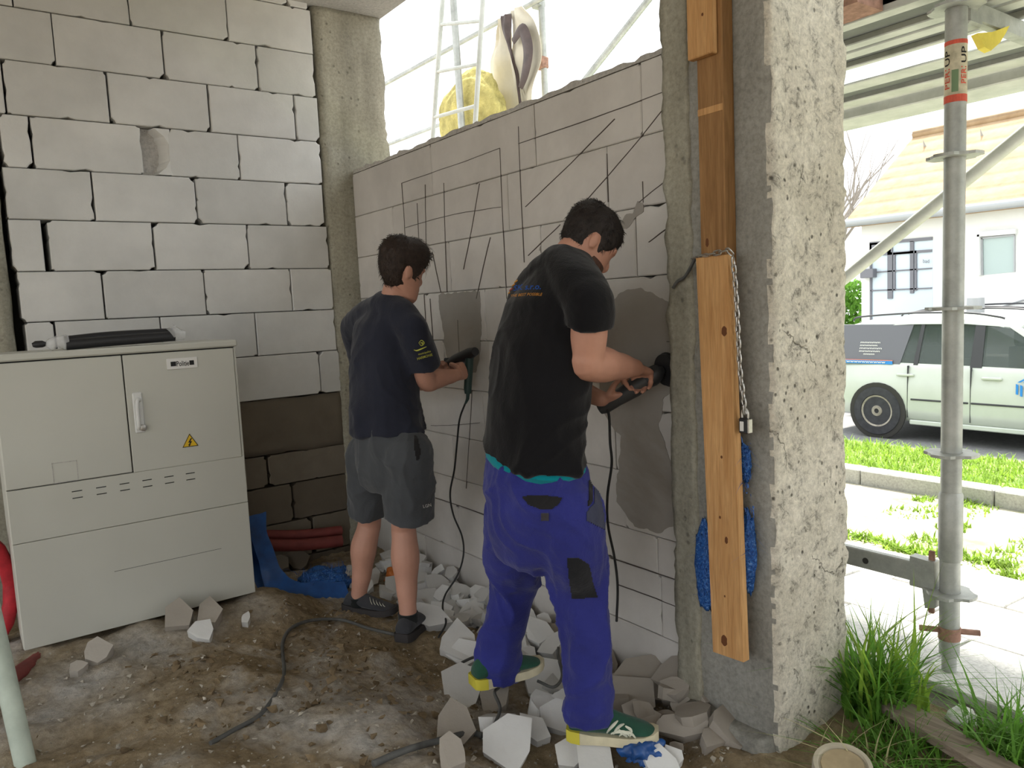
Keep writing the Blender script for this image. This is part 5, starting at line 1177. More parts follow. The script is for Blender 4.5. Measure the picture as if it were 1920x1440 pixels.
def ell(c, u, v, n=22): return [Vector(c) + Vector(u) * math.cos(2 * math.pi * k / n) + Vector(v) * math.sin(2 * math.pi * k / n) for k in range(n)]
def limb(mb, pts, n=16, sub=5, end=True):
    """tapered limb through (point, radius) with rounded ends"""
    P = smoothpath([p for p, r in pts], sub); R = []
    for i in range(len(pts) - 1):
        for k in range(sub):
            t = k / sub; R.append(lerp(pts[i][1], pts[i + 1][1], t * t * (3 - 2 * t)))
    R.append(pts[-1][1]); mb.tube(P, R, n); mb.sphere(P[0], R[0] * .98, 12)
    if end: mb.sphere(P[-1], R[-1] * .98, 12)
def fuse(mb, voxel, smooth=6, disp=None, fac=0.5):
    me = mb.mesh('fuse')
    mods = [('REMESH', dict(mode='VOXEL', voxel_size=voxel, use_smooth_shade=True))]
    if smooth: mods.append(('SMOOTH', dict(factor=fac, iterations=smooth)))
    me = eval_mods(me, mods)
    if disp:
        ns = [v.normal.copy() for v in me.vertices]
        for v, n in zip(me.vertices, ns): v.co = v.co + n * disp(v.co, n)
        me.update()
    me.polygons.foreach_set('use_smooth', [True] * len(me.polygons)); return me
def hand(mb, W, d, n, s, curl=(50, 75, 55), sc=1.0, thumb=(.5, .35, .75)):
    """wrist W, d to the knuckles, n palm normal, s thumb side"""
    d = Vector(d).normalized(); n = (Vector(n) - Vector(n).dot(d) * d).normalized(); s = d.cross(n) if d.cross(n).dot(Vector(s)) > 0 else -d.cross(n)
    mb.loft([ell(W, s * .027 * sc, n * .019 * sc, 14), ell(W + d * .03 * sc, s * .034 * sc, n * .018 * sc, 14), ell(W + d * .065 * sc, s * .042 * sc, n * .016 * sc, 14), ell(W + d * .092 * sc, s * .041 * sc, n * .013 * sc, 14)])
    for off, L in ((.031, .95), (.0105, 1.06), (-.0105, 1.0), (-.030, .80)):
        p = W + d * (.086 if abs(off) < .02 else .080) * sc + s * off * sc; a = 0; pts = [(p, .0098 * sc)]
        for bl, cu, r in ((.043, curl[0], .0092), (.028, curl[1], .0085), (.021, curl[2], .0075)):
            a += math.radians(cu); dd = d * math.cos(a) + n * math.sin(a); p = p + dd * bl * L * sc; pts.append((p, r * sc))
        limb(mb, pts, 8, 3)
    p = W + d * .022 * sc + s * .030 * sc; q = (d * thumb[0] + s * thumb[1] + n * thumb[2]).normalized(); q2 = (d * (thumb[0] + .5) - s * .25 + n * thumb[2]).normalized()
    limb(mb, [(p, .014 * sc), (p + q * .042 * sc, .0115 * sc), (p + q * .042 * sc + q2 * .034 * sc, .009 * sc)], 8, 3)
HEAD = [(-.125, .060, .026, .022), (-.108, .050, .046, .044), (-.08, .032, .058, .064), (-.045, .014, .066, .082), (-.01, .004, .072, .094), (.03, .0, .076, .099), (.065, -.003, .074, .096), (.095, -.006, .062, .080), (.115, -.008, .044, .056), (.126, -.008, .018, .022)]
def head_frame(c, f, up):
    f = Vector(f).normalized(); up = (Vector(up) - Vector(up).dot(f) * f).normalized(); return Vector(c), f, up, up.cross(f)
def head_rings(fr, k=1.0, fn=None, n=28):
    c, f, up, lat = fr; rings = []
    for z, o, w, d in HEAD:
        ring = []
        for i in range(n):
            a = 2 * math.pi * i / n; lx, fx = w * math.cos(a), o + d * math.sin(a); g = fn(lx, fx, z) if fn else k
            ring.append(c + (lat * lx + f * fx + up * z) * g)
        rings.append(ring)
    return rings
def head(mb, fr, nose=True):
    c, f, up, lat = fr; mb.loft(head_rings(fr))
    L = lambda x, y, z: c + lat * x + f * y + up * z
    limb(mb, [(L(0, .088, .012), .008), (L(0, .104, -.022), .012), (L(0, .098, -.034), .014)], 8, 3)
    for s in (-1, 1):
        limb(mb, [(L(s * .012, .094, -.034), .008), (L(s * .016, .088, -.036), .007)], 8, 2)
        # ear: flattened shell with a lobe
        mb.loft([ell(L(s * (.070 + .010 * t), -.006 - .006 * t, -.012), f * (.016 * k), up * (.028 * k), 14) for t, k in ((-.6, .8), (.6, 1.0), (1.1, .95), (1.3, .6))])
        limb(mb, [(L(s * .050, .076, .020), .012), (L(s * .012, .094, .024), .010)], 8, 2)
    limb(mb, [(L(-.024, .082, -.066), .009), (L(0, .094, -.066), .010), (L(.024, .082, -.066), .009)], 8, 3)
def eyes(parent, fr):
    c, f, up, lat = fr
    for s in (-1, 1):
        e = MB().sphere(c + lat * s * .031 + f * .0745 + up * .004, .0115, 10).build('eye', MAT['eye_white'], parent, 180)
        MB().sphere(c + lat * s * .031 + f * .0825 + up * .004, .0045, 8).build('pupil', MAT['print_black'], e, 180)
def hair(parent, fr, mat, thick, seed, front=.05, back=-.075, quiff=0.0, name='hair'):
    def fn(lx, fx, z):
        t = (fx + .1) / .2; line = lerp(back, front, max(0, min(1, t)) ** 1.7) + .006 * noise.noise(V(lx * 90, fx * 90, seed))
        if abs(lx) > .055 and -.03 < fx < .014 and z < .02: line = max(line, .010)
        k = (z - line) / .02; k = max(0, min(1, k + .5)); top = max(0, z / .12)
        q = quiff * max(0, fx / .1) * max(0, min(1, (z - .03) / .05))
        return lerp(.93, 1 + thick * (.75 + .5 * top) + q + .035 * noise.noise(V(lx * 45, fx * 45, z * 30 + seed)), k)
    c, f, up, lat = fr
    big = []
    hh = [HEAD[0]]
    for i in range(len(HEAD) - 1):
        for k in range(1, 4): hh.append(tuple(lerp(HEAD[i][j], HEAD[i + 1][j], k / 3) for j in range(4)))
    rings = []
    for z, o, w, d in hh:
        ring = []
        for i in range(48):
            a = 2 * math.pi * i / 48; lx, fx = w * math.cos(a), o + d * math.sin(a); ring.append(c + (lat * lx + f * fx + up * z) * fn(lx, fx, z))
        rings.append(ring)
    me = MB().loft(rings).mesh(name); me = eval_mods(me, [('SMOOTH', dict(factor=.4, iterations=1)), ('SUBSURF', dict(levels=1, render_levels=1))])
    for v in me.vertices: v.co += noise.noise_vector(v.co * 60) * .003
    smooth_mesh(me, 180); ho_ = link_mesh(name, me, parent, MAT[mat])
    # strands lying on the cap, so that the outline is not a smooth shell
    rg = random.Random(seed); mb = MB(); off = WLOC[ho_.name]; vs2 = [(v.co + off, v.normal.copy()) for v in me.vertices]
    for _ in range(2600):
        p, n = rg.choice(vs2); l = p - c; z = l.dot(up); fx = l.dot(f)
        t = (fx + .1) / .2
        if z < lerp(back, front, max(0, min(1, t)) ** 1.7) + .004 or (abs(l.dot(lat)) > .05 and -.03 < fx < .02 and z < .02): continue
        g = (f * (1.0 if fx > -.02 else -.3) - up * (.9 if z < .07 else .1) + lat * .5 * l.dot(lat) / .07 + V(rg.uniform(-.5, .5), rg.uniform(-.5, .5), rg.uniform(-.4, .4))); g = (g - g.dot(n) * n); g = g.normalized() if g.length > .01 else up
        L = rg.uniform(.012, .026) * (1 + 4 * thick) * (1.5 if fx > .05 and quiff > .1 else 1); s_ = n.cross(g) * rg.uniform(.0008, .0018); q = p - n * .003
        m1 = q + g * L * .5 + n * L * .22; e = q + g * L + n * L * .16; mb.add([q - s_, q + s_, m1 + s_ * .8, m1 - s_ * .8, e], [(0, 1, 2, 3), (3, 2, 4)])
    st2 = mb.build('hair_strands', MAT[mat], ho_); st2['kind'] = 'stuff'
    return ho_
BV = {}
def bvh_of(o):
    if o.name not in BV:
        off = WLOC[o.name]; me = o.data; BV[o.name] = BVHTree.FromPolygons([v.co + off for v in me.vertices], [tuple(p.vertices) for p in me.polygons])
    return BV[o.name]
def hit(o, px, py):
    d = ray(px, py).normalized(); r = bvh_of(o).ray_cast(CAM, d); return (r[0], r[1]) if r[0] is not None else None
def patch_on(o, poly, mat, name, off=.003, step=2, th=.004, parent=None):
    """fabric piece sewn onto a garment: outline given in photo pixels, laid on the surface"""
    def inside(x, y):
        r = False; j = len(poly) - 1
        for i in range(len(poly)):
            (xi, yi), (xj, yj) = poly[i], poly[j]
            if (yi > y) != (yj > y) and x < (xj - xi) * (y - yi) / (yj - yi) + xi: r = not r
            j = i
        return r
    xs = [p[0] for p in poly]; ys = [p[1] for p in poly]; bm = bmesh.new(); G = {}; N = {}
    nx_, ny_ = int((max(xs) - min(xs)) / step) + 1, int((max(ys) - min(ys)) / step) + 1
    for i in range(nx_ + 1):
        for k in range(ny_ + 1):
            x, y = min(xs) + i * step, min(ys) + k * step
            if inside(x, y):
                h = hit(o, x, y)
                if h: v = bm.verts.new(h[0] + h[1] * off); G[i, k] = v; N[v] = h[1]
    for (i, k) in list(G):
        q = [(i, k), (i + 1, k), (i + 1, k + 1), (i, k + 1)]
        if all(t in G for t in q):
            P = [G[t] for t in q]
            if max((P[a].co - P[b].co).length for a in range(4) for b in range(4)) < .06: bm.faces.new(P)
    for v in [v for v in bm.verts if not v.link_faces]: N.pop(v, None); bm.verts.remove(v)
    ex = bmesh.ops.extrude_face_region(bm, geom=list(bm.faces)); newv = [g for g in ex['geom'] if isinstance(g, bmesh.types.BMVert)]
    old = [v for v in bm.verts if v in N]
    for v in old: v.co -= N[v] * th
    bmesh.ops.recalc_face_normals(bm, faces=list(bm.faces)); me = bpy.data.meshes.new(name); bm.to_mesh(me); bm.free(); smooth_mesh(me, 50)
    return link_mesh(name, me, parent or o, MAT[mat])
def text_on(o, s, p0, p1, h, mat, name='lettering', slant=0.0, off=.0015, curve=0.0, bold=True):
    """letters laid on a garment between photo points p0 -> p1 (baseline), h = letter height in px"""
    dx_, dy_ = p1[0] - p0[0], p1[1] - p0[1]; L = math.hypot(dx_, dy_); ux, uy = dx_ / L, dy_ / L; nx_, ny_ = uy, -ux
    def fn(u, v):
        k = math.sin(math.pi * u) * curve; x = p0[0] + ux * L * u + nx_ * (h * v + k) + slant * v * ux; y = p0[1] + uy * L * u + ny_ * (h * v + k) + slant * v * uy
        return hit(o, x, y)
    return map_text(s, fn, name, MAT[mat], o, off, bold, sub=.12)
def stroke_on(o, pts, w, mat, name='print_stroke', off=.002):
    P = []
    for px, py in smoothpath([V(a, b, 0) for a, b in pts], 5) and [(q.x, q.y) for q in smoothpath([V(a, b, 0) for a, b in pts], 5)]:
        h = hit(o, px, py)
        if h: P.append(h[0] + h[1] * off)
    if len(P) < 3: return
    n = len(P); return MB().tube(P, [w * (.35 + .65 * math.sin(math.pi * (i + .6) / (n + .2))) for i in range(n)], 5, squash=.6).build(name, MAT[mat], o, 60)

def shoe(root, heel, toe, z, w, h, upper, sole, ankle, sole2=None, tz=None):
    """running shoe lofted from heel to toe"""
    heel = Vector((heel[0], heel[1], z)); toe = Vector((toe[0], toe[1], z if tz is None else tz)); d = toe - heel; L = d.length; d.normalize(); lat = V(-d.y, d.x, 0).normalized(); up = d.cross(lat); up = up if up.z > 0 else -up
    prof = [(0.0, .55, .62), (.05, .78, .92), (.15, .86, 1.08), (.30, .84, 1.12), (.42, .86, .98), (.55, .95, .80), (.70, 1.0, .64), (.84, .92, .52), (.94, .68, .42), (1.0, .30, .30)]
    rings = []
    for t, kw, kh in prof:
        c = heel + d * (L * t); ring = []
        for k in range(20):
            a = 2 * math.pi * k / 20; x, y = math.cos(a), math.sin(a); yy = .022 + (y * .5 + .5) * (h * kh - .022) if True else 0; wid = w / 2 * kw * (1 - .45 * max(0, y) ** 1.5)
            ring.append(c + lat * (x * wid) + up * yy)
        rings.append(ring)
    me = MB().loft(rings).mesh('shoe'); me = eval_mods(me, [('SUBSURF', dict(levels=2, render_levels=2))]); smooth_mesh(me, 180)
    so = link_mesh('shoe', me, root, MAT[upper])
    rings = []
    for t, kw, kh in prof:
        c = heel + d * (L * (t * 1.04 - .02)); rock = .012 * max(0, (t - .7) / .3) ** 2 + .004 * max(0, (.15 - t) / .15); wid = w / 2 * (kw * .98 + .05)
        rings.append([c + lat * -wid + up * rock, c + lat * wid + up * rock, c + lat * wid * 1.02 + up * (.020 + rock), c + lat * wid * .98 + up * (.030 + rock + .008 * (t < .2)), c - lat * wid * .98 + up * (.030 + rock + .008 * (t < .2)), c - lat * wid * 1.02 + up * (.020 + rock)])
    sl = MB().loft(rings).build('sole', MAT[sole], so, 50)
    if sole2:
        rr = []
        for r, (t, kw, kh) in zip(rings[:3], prof[:3]):
            c = heel + d * (L * t); rr.append([c + (p - c) * 1.03 for p in r])
        MB().loft(rr).build('heel_cushion', MAT[sole2], so, 50)
    return so

# ---------------------------------------------------------------- worker in blue trousers
PX = on_x
root = empty('person', (1.55, 2.0, 0.08), 'bearded man in black T-shirt and blue work trousers grinding the wall', 'person')
hips = PX(1005, 900, 1.53); waist = PX(998, 838, 1.535); belly = PX(1002, 770, 1.55); chest = PX(1019, 640, 1.585); upper = PX(1030, 562, 1.61); base = PX(1056, 508, 1.635); neck = PX(1072, 476, 1.66)
Yv, Xv = V(0, 1, 0), V(1, 0, 0)
tw = lambda a: (V(-math.sin(a), math.cos(a), 0), V(math.cos(a), math.sin(a), 0))      # lateral and forward axis of a slightly turned torso
u0, f0 = tw(-.10)
hc = PX(1100, 456, 1.715); fr = head_frame(hc, V(.74, -.20, -.62), V(.6, -.1, 1))
Rs, Re, Rw = PX(1108, 572, 1.575), PX(1100, 680, 1.59), PX(1190, 690, 1.86)
Ls, Le, Lw = PX(986, 570, 1.66), PX(1000, 700, 1.84), PX(1128, 748, 1.86)
Rk, Ra = PX(1086, 1095, 1.60), PX(1108, 1335, 1.565); Lk, La = PX(962, 1095, 1.60), PX(930, 1245, 1.515)
Rh, Lh = PX(1052, 925, 1.53), PX(962, 925, 1.53)
mb = MB()
mb.loft([ell(hips, u0 * .15, f0 * .11), ell(belly, u0 * .155, f0 * .115), ell(chest, u0 * .16, f0 * .115), ell(upper, u0 * .145, f0 * .095), ell(base, u0 * .10, f0 * .075), ell(neck, u0 * .058, f0 * .058)])
limb(mb, [(base, .066), (neck + V(.005, 0, 0), .060), (lerp(neck, hc, .5), .058), (hc - V(.0, 0, .03), .062)])
head(mb, fr)
limb(mb, [(Rs, .055), (lerp(Rs, Re, .5), .058), (lerp(Rs, Re, .85), .055), (Re, .056), (lerp(Re, Rw, .28), .060), (lerp(Re, Rw, .65), .046), (Rw, .032)])
limb(mb, [(Ls, .06), (lerp(Ls, Le, .5), .056), (Le, .048), (lerp(Le, Lw, .3), .05), (lerp(Le, Lw, .7), .040), (Lw, .030)])
TG0, TG1 = PX(1150, 752, 1.90), PX(1222, 706, 1.985)               # grinder axis
gdir = (TG1 - TG0).normalized()
hand(mb, Rw, (lerp(TG0, TG1, .86) + V(-.01, 0, .03)) - Rw, V(.15, .2, -1), V(-.1, 1, 0), (48, 62, 45), 1.08)
hand(mb, Lw, (TG0 + gdir * .02) - Lw, V(.7, .1, .7), V(0, -.3, 1), (45, 70, 50), 1.02)
for H_, K_, A_ in ((Rh, Rk, Ra), (Lh, Lk, La)): limb(mb, [(H_, .070), (K_, .052), (lerp(K_, A_, .3), .060), (A_, .040)])
me = fuse(mb, .0055, 5); body = link_mesh('body', me, root, MAT['skin_worker']); eyes(root, fr)
hair(root, fr, 'hair_dark', .065, 3, .045, -.085, .05)
def beard(parent, fr, mat):
    c, f, up, lat = fr; rings = []
    for z, o, w, d in HEAD[:5]:
        ring = []
        for i in range(32):
            a = 2 * math.pi * i / 32; lx, fx = w * math.cos(a), o + d * math.sin(a); on = fx > .0 and z < -.02; ring.append(c + (lat * lx + f * fx + up * z) * (1.025 if on else .93))
        rings.append(ring)
    me = MB().loft(rings).mesh('beard'); me = eval_mods(me, [('SUBSURF', dict(levels=1, render_levels=1))]); smooth_mesh(me, 180); return link_mesh('beard', me, parent, MAT[mat])
beard(root, fr, 'beard_dark')
# T-shirt
def folds(amp, f, seed, zlo=None):
    def fn(p, n):
        q = V(p.x * f, p.y * f, p.z * f * .35 + .6 * math.sin(p.y * 5)); k = 1.0
        if zlo is not None: k = .35 + .9 * max(0, min(1, 1 - (p.z - zlo) / .45))
        w = noise.noise_vector(p * 4 + V(seed, 0, 0)) * .35; q = q * .55 + w * 2.0
        rid = 1 - abs(noise.noise(q + V(seed, 0, 0))); rid2 = 1 - abs(noise.noise(q * 2.3 + V(0, seed, 0)))
        return amp * k * ((rid ** 4 - .45) * 1.1 + (rid2 ** 4 - .4) * .4)
    return fn
hem = PX(1001, 853, 1.53); tz = V(0, 0, .034)
mb = MB(); mb.loft([ell(hem + V(0, 0, -.005), u0 * .214 + tz, f0 * .160), ell(waist, u0 * .214 + tz * .8, f0 * .158), ell(belly, u0 * .209 + tz * .3, f0 * .155), ell(lerp(belly, chest, .5), u0 * .210, f0 * .150), ell(chest, u0 * .212, f0 * .145), ell(upper, u0 * .202, f0 * .124), ell(lerp(upper, base, .6), u0 * .16, f0 * .10), ell(base + V(0, 0, .01), u0 * .10, f0 * .082), ell(lerp(base, neck, .75), u0 * .070, f0 * .070)])
sl = lerp(Rs, Re, .30); limb(mb, [(Rs + V(0, .02, .0), .074), (lerp(Rs, Re, .12), .076), (lerp(Rs, Re, .36), .076)], end=False); limb(mb, [(lerp(base, neck, .2), .085), (lerp(base, Rs, .55) + V(0, 0, .012), .086), (Rs, .074)])
limb(mb, [(Ls, .072), (lerp(Ls, Le, .2), .074), (lerp(Ls, Le, .42), .072)], end=False); limb(mb, [(lerp(base, neck, .2), .085), (lerp(base, Ls, .55) + V(0, 0, .012), .086), (Ls, .074)])
me = fuse(mb, .0075, 10, folds(.018, 8, 3, hem.z)); tee = link_mesh('t_shirt', me, root, MAT['tee_black'])
# trousers
mb = MB(); top = PX(1005, 862, 1.53)
mb.loft([ell(top, u0 * .196 + tz, f0 * .146), ell(PX(1005, 900, 1.53), u0 * .203 + tz * .5, f0 * .155), ell(PX(1008, 950, 1.53), u0 * .205, f0 * .165), ell(PX(1012, 995, 1.535), u0 * .198, f0 * .158), ell(PX(1012, 1035, 1.545), u0 * .17, f0 * .135), ell(PX(1012, 1058, 1.55), u0 * .11, f0 * .085)])
limb(mb, [(PX(1058, 955, 1.53), .115), (PX(1073, 1025, 1.55), .108), (Rk, .097), (PX(1100, 1180, 1.59), .083), (PX(1106, 1270, 1.575), .080), (PX(1107, 1330, 1.565), .084), (PX(1107, 1352, 1.562), .082)], end=False)
limb(mb, [(PX(968, 955, 1.54), .118), (PX(962, 1025, 1.56), .112), (Lk, .096), (PX(950, 1165, 1.56), .086), (PX(936, 1225, 1.53), .086), (PX(930, 1266, 1.525), .086)], end=False)
fo = folds(.020, 8, 11); me = fuse(mb, .008, 6, lambda p, n: fo(p, n) + .007 * max(0, min(1, (.75 - p.z) / .5)) * noise.noise(V(p.x * 7, p.y * 7, p.z * 26))); trs = link_mesh('trousers', me, root, MAT['trousers_blue'])
mb = MB(); mb.loft([ell(PX(1003, 872, 1.53), u0 * .185 + tz, f0 * .140), ell(PX(1003, 861, 1.53), u0 * .200 + tz, f0 * .153), ell(PX(1003, 850, 1.532), u0 * .190 + tz, f0 * .145), ell(PX(1003, 838, 1.535), u0 * .15 + tz, f0 * .11)]); mb.build('undershirt_hem', MAT['teal_cotton'], root, 60)
patch_on(trs, [(976, 930), (1010, 927), (1056, 932), (1050, 944), (1036, 956), (1010, 955), (990, 948)], 'pocket_dark', 'back_pocket')
patch_on(trs, [(1013, 962), (1030, 962), (1029, 978), (1014, 976)], 'tag_brown', 'pocket_tag', .004)
patch_on(trs, [(1062, 1046), (1085, 1044), (1105, 1058), (1112, 1090), (1122, 1120), (1072, 1124), (1066, 1085)], 'cordura_black', 'thigh_patch')
patch_on(trs, [(1104, 875), (1112, 905), (1112, 940), (1100, 956), (1104, 920)], 'pocket_dark', 'side_pocket', .004)
patch_on(trs, [(1114, 885), (1124, 920), (1132, 960), (1136, 995), (1100, 978), (1098, 960), (1113, 942)], 'panel_slate', 'side_panel', .003)
# shirt print: fan of feathers and two lines of lettering
for k, (pts, mt) in enumerate((([(971, 526), (958, 537), (949, 552)], 'print_orange'), ([(966, 533), (954, 543), (946, 558)], 'print_orange'), ([(962, 541), (952, 549), (944, 563)], 'print_red'), ([(957, 548), (949, 556), (941, 571)], 'print_orange'), ([(952, 553), (945, 562), (938, 574)], 'print_yellow'), ([(950, 530), (944, 540), (940, 552)], 'print_blue'))): stroke_on(tee, pts, .0032, mt)
text_on(tee, 'SK s.r.o.', (963, 546), (1014, 543), 11, 'print_blue', slant=3, curve=1); text_on(tee, 'THE BEST POSSIBLE', (957, 558), (1016, 555), 5, 'print_orange', slant=2, curve=1.5, bold=False)
# shoes
dd_ = V(.70, -.71, 0); h_ = Ra - dd_ * .075; t_ = h_ + dd_ * .285
s1 = shoe(root, (h_.x, h_.y), (t_.x, t_.y), .085, .105, .115, 'shoe_green', 'sole_cream', Ra, 'sole_yellow')
dd_ = V(.98, -.15, 0); h_ = La - dd_ * .095; t_ = h_ + dd_ * .285
s2 = shoe(root, (h_.x, h_.y), (t_.x, t_.y), .118, .105, .11, 'shoe_green', 'sole_cream', La, 'sole_yellow')
for pts in ([(1130, 1385), (1140, 1370), (1150, 1360), (1158, 1352)], [(1147, 1388), (1152, 1372), (1162, 1362), (1170, 1358)], [(1128, 1384), (1150, 1373), (1168, 1372), (1180, 1378), (1187, 1394)], [(1140, 1388), (1158, 1378), (1172, 1386)], [(1152, 1392), (1164, 1376), (1180, 1374), (1194, 1384), (1200, 1396)], [(1160, 1368), (1176, 1380), (1190, 1392)], [(1172, 1362), (1184, 1372), (1176, 1390)]): stroke_on(s1, pts, .0055, 'shoe_white', 'shoe_stripe', .003)
patch_on(s1, [(1104, 1378), (1132, 1374), (1122, 1384), (1108, 1385)], 'shoe_lime', 'shoe_flash', .003)

# angle grinder in his hands
gr = empty('angle_grinder', TG0, 'dark angle grinder held against the wall by the bearded man', 'power tool')
MB().tube([TG0 - gdir * .06, TG0 - gdir * .04, TG0 + gdir * .01, lerp(TG0, TG1, .55), lerp(TG0, TG1, .9)], [.018, .026, .027, .034, .032], 16).build('motor_housing', MAT['tool_grey'], gr, 50)
MB().tube([lerp(TG0, TG1, .88), TG1, TG1 + gdir * .03, TG1 + gdir * .05], [.033, .036, .030, .012], 16).build('gear_head', MAT['black_plastic'], gr, 50)
dc = TG1 + gdir * .02 + V(.028, -.01, .01); MB().lathe(dc, V(1, -.15, .1), [(.056, 0), (.058, .012), (.050, .018), (.012, .018)], 28).build('disc_guard', MAT['black_plastic'], gr, 40)
MB().lathe(dc + V(.018, 0, 0), V(1, -.15, .1), [(.062, 0), (.062, .004)], 28).build('grinding_disc', MAT['black_rubber'], gr, 40)
cp = [TG0 - gdir * .05, PX(1141, 775, 1.87), PX(1144, 830, 1.86), PX(1147, 870, 1.87), PX(1139, 930, 1.88), PX(1140, 985, 1.90), PX(1152, 1045, 1.90), PX(1158, 1100, 1.90), PX(1156, 1165, 1.90)]
MB().tube(smoothpath(cp, 8), .0048, 8).build('power_lead', MAT['black_rubber'], gr, 60)

# ---------------------------------------------------------------- young man in shorts
root = empty('person', (1.5, 3.1, .06), 'young man in dark T-shirt and grey shorts working beside the corner', 'person')
hips = PX(732, 850, 1.50); waist = PX(728, 800, 1.50); belly = PX(724, 745, 1.505); chest = PX(718, 655, 1.515); upper = PX(718, 605, 1.525); base = PX(726, 580, 1.535); neck = PX(736, 562, 1.55)
u0, f0 = tw(-.05); hc = PX(752, 508, 1.575); fr = head_frame(hc, V(.96, .10, -.26), V(.24, 0, 1))
Rs, Re, Rw = PX(774, 618, 1.55), PX(799, 714, 1.63), PX(858, 703, 1.845); Ls, Le, Lw = PX(664, 614, 1.54), PX(690, 715, 1.70), PX(812, 722, 1.86)
Rk, Ra = PX(757, 985, 1.545), PX(765, 1150, 1.515); Lk, La = PX(693, 975, 1.545), PX(672, 1120, 1.478); Rh, Lh = PX(762, 870, 1.50), PX(698, 866, 1.50)
mb = MB()
mb.loft([ell(hips, u0 * .13, f0 * .09), ell(belly, u0 * .135, f0 * .095), ell(chest, u0 * .14, f0 * .095), ell(upper, u0 * .13, f0 * .085), ell(base, u0 * .09, f0 * .07), ell(neck, u0 * .052, f0 * .054)])
limb(mb, [(base, .060), (neck, .055), (lerp(neck, hc, .5), .053), (hc - V(0, 0, .03), .058)]); head(mb, fr)
limb(mb, [(Rs, .052), (lerp(Rs, Re, .5), .050), (Re, .043), (lerp(Re, Rw, .28), .045), (lerp(Re, Rw, .7), .035), (Rw, .027)])
limb(mb, [(Ls, .052), (lerp(Ls, Le, .5), .048), (Le, .042), (lerp(Le, Lw, .3), .043), (lerp(Le, Lw, .7), .034), (Lw, .026)])
YT0, YT1 = PX(881, 668, 1.955), PX(877, 728, 1.945)               # pistol grip
hand(mb, Rw, lerp(YT0, YT1, .45) + V(-.02, -.005, .01) - Rw, V(.25, 1, 0), V(0, 0, 1), (55, 75, 55), 1.02)
YB = PX(842, 684, 1.965); hand(mb, Lw, YB + V(-.03, .0, -.03) - Lw, V(.5, -.2, 1), V(-.2, .5, .5), (45, 65, 45), .98)
limb(mb, [(Rh, .066), (Rk, .056), (lerp(Rk, Ra, .12), .056), (lerp(Rk, Ra, .36), .064), (lerp(Rk, Ra, .68), .048), (lerp(Rk, Ra, .92), .039), (Ra + V(0, 0, -.03), .040)])
limb(mb, [(Lh, .066), (Lk, .056), (lerp(Lk, La, .12), .056), (lerp(Lk, La, .36) + V(-.01, 0, 0), .064), (lerp(Lk, La, .68), .048), (lerp(Lk, La, .92), .039), (La + V(0, 0, -.03), .040)])
me = fuse(mb, .0055, 5); body = link_mesh('body', me, root, MAT['skin_young']); eyes(root, fr)
hair(root, fr, 'hair_brown', .13, 8, .045, -.095, .30)
hem = PX(729, 806, 1.50)
mb = MB(); mb.loft([ell(hem + V(0, 0, -.012), u0 * .188, f0 * .160), ell(waist, u0 * .190, f0 * .155), ell(belly, u0 * .180, f0 * .142), ell(lerp(belly, chest, .5), u0 * .180, f0 * .138), ell(chest, u0 * .182, f0 * .132), ell(upper, u0 * .172, f0 * .112), ell(lerp(upper, base, .6), u0 * .12, f0 * .090), ell(lerp(base, neck, .35), u0 * .078, f0 * .074), ell(lerp(base, neck, .8), u0 * .066, f0 * .066)])
limb(mb, [(Rs, .066), (lerp(Rs, Re, .25), .072), (lerp(Rs, Re, .52), .074), (lerp(Rs, Re, .74), .074)], end=False); limb(mb, [(Ls, .066), (lerp(Ls, Le, .3), .070), (lerp(Ls, Le, .62), .070)], end=False)
for S_ in (Rs, Ls): limb(mb, [(lerp(base, neck, .1), .078), (lerp(base, S_, .5) + V(0, 0, .008), .080), (S_, .068)])
me = fuse(mb, .0075, 9, folds(.018, 8, 23, hem.z)); tee = link_mesh('t_shirt', me, root, MAT['tee_navy'])
mb = MB(); mb.loft([ell(PX(729, 790, 1.50), u0 * .168, f0 * .135), ell(PX(731, 830, 1.50), u0 * .178, f0 * .148), ell(PX(733, 870, 1.50), u0 * .182, f0 * .150), ell(PX(735, 900, 1.505), u0 * .170, f0 * .135), ell(PX(736, 915, 1.505), u0 * .12, f0 * .10)])
limb(mb, [(PX(766, 850, 1.505), .108), (PX(767, 900, 1.515), .108), (PX(766, 945, 1.53), .108), (PX(766, 969, 1.535), .109)], end=False); limb(mb, [(PX(694, 850, 1.505), .106), (PX(692, 900, 1.52), .102), (PX(692, 940, 1.53), .094), (PX(692, 962, 1.535), .090)], end=False)
me = fuse(mb, .0075, 5, folds(.014, 9, 31)); sho = link_mesh('shorts', me, root, MAT['shorts_grey'])
patch_on(sho, [(776, 815), (783, 818), (789, 845), (787, 862), (780, 866), (776, 845)], 'pocket_dark', 'side_pocket', .003)
text_on(sho, 'LGN', (793, 952), (808, 949), 6, 'label_white', 'lettering', 0, .003)
# sleeve print
stroke_on(tee, [(785, 643), (790, 638), (795, 643), (790, 648), (785, 643)], .002, 'print_yellow', 'print_emblem', .002); stroke_on(tee, [(788, 643), (792, 643), (791, 646)], .0025, 'print_yellow', 'print_emblem', .002)
stroke_on(tee, [(776, 656), (782, 657), (790, 654), (799, 650)], .003, 'print_yellow', 'print_emblem', .002)
text_on(tee, 'municipalita', (785, 667), (808, 661), 5, 'print_yellow', bold=True); text_on(tee, 'HARMONIE', (783, 675), (811, 667), 5, 'print_yellow', bold=True)
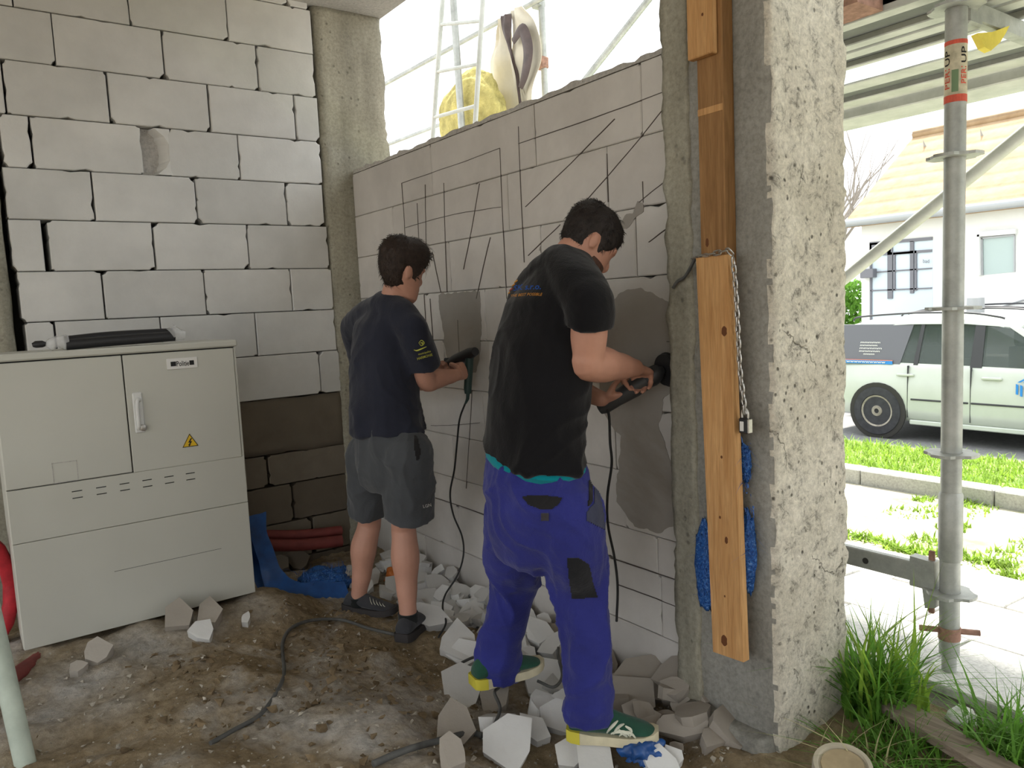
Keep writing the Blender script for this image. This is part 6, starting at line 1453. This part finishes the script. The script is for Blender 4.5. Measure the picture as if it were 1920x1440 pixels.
# shoes and socks
zs = ground_z(1.5, 3.36) + .005; dd_ = V(.55, -.83, 0); h_ = La - dd_ * .075; t_ = h_ + dd_ * .275; ys1 = shoe(root, (h_.x, h_.y), (t_.x, t_.y), zs + .004, .10, .095, 'shoe_grey', 'sole_dark', La)
zs2 = ground_z(1.5, 3.03) + .005; dd_ = V(.80, .60, 0); h_ = Ra - dd_ * .075; t_ = h_ + dd_ * .275; ys2 = shoe(root, (h_.x, h_.y), (t_.x, t_.y), zs2 + .004, .10, .10, 'shoe_grey', 'sole_dark', Ra)
for A_, K_ in ((Ra, Rk), (La, Lk)): mb = MB(); limb(mb, [(A_ + V(0, 0, -.035), .044), (A_ + V(0, 0, -.015), .0445), (A_ + V(0, 0, .004), .0445)], end=False); mb.build('sock', MAT['sock_black'], root, 60)
for k in range(5): stroke_on(ys1, [(693 + k * 6, 1120 + k * 3), (695 + k * 6, 1128 + k * 2), (698 + k * 6, 1134 + k * 1)], .0022, 'shoe_white', 'lace', .002)
# drill in his hands
dr = empty('power_drill', YT1, 'dark corded drill in the hands of the young man', 'power tool')
MB().tube([YT0 + V(0, 0, .01), lerp(YT0, YT1, .5), YT1 + V(0, 0, .0), YT1 + V(0, 0, -.025)], [.020, .019, .019, .016], 14).build('grip', MAT['tool_green'], dr, 50)
YD = (YB - YT0); MB().tube([YT0 - YD * .25 + V(0, 0, .012), YT0 + V(0, 0, .012), lerp(YT0, YB, .6) + V(0, 0, .008), YB, YB + YD * .2], [.020, .028, .030, .028, .018], 14).build('motor_housing', MAT['black_plastic'], dr, 50)
MB().tube([YB + YD * .2, YB + YD * .5 + V(.03, 0, 0), YB + YD * .75 + V(.06, 0, 0)], [.012, .012, .004], 10).build('chisel_bit', MAT['chain_steel'], dr, 50)
MB().bbox(YB + V(-.02, -.02, -.02), YB + V(.02, .02, .035), .006).build('front_collar', MAT['black_plastic'], dr)
cp = [YT1 + V(0, 0, -.02), PX(874, 752, 1.94), PX(862, 785, 1.92), PX(857, 830, 1.91), PX(852, 880, 1.90), PX(844, 925, 1.89), PX(850, 965, 1.90), PX(866, 1005, 1.90), PX(869, 1040, 1.88), PX(858, 1078, 1.85), PX(835, 1115, 1.80), PX(830, 1140, 1.74), PX(836, 1168, 1.66), PX(822, 1195, 1.58)]
MB().tube(smoothpath(cp, 8), .0045, 8).build('power_lead', MAT['black_rubber'], dr, 60)
MB().tube([YT1 + V(0, 0, -.02), YT1 + V(-.004, 0, -.05), PX(873, 756, 1.938)], [.009, .008, .0055], 8).build('strain_relief', MAT['tool_green'], dr, 60)
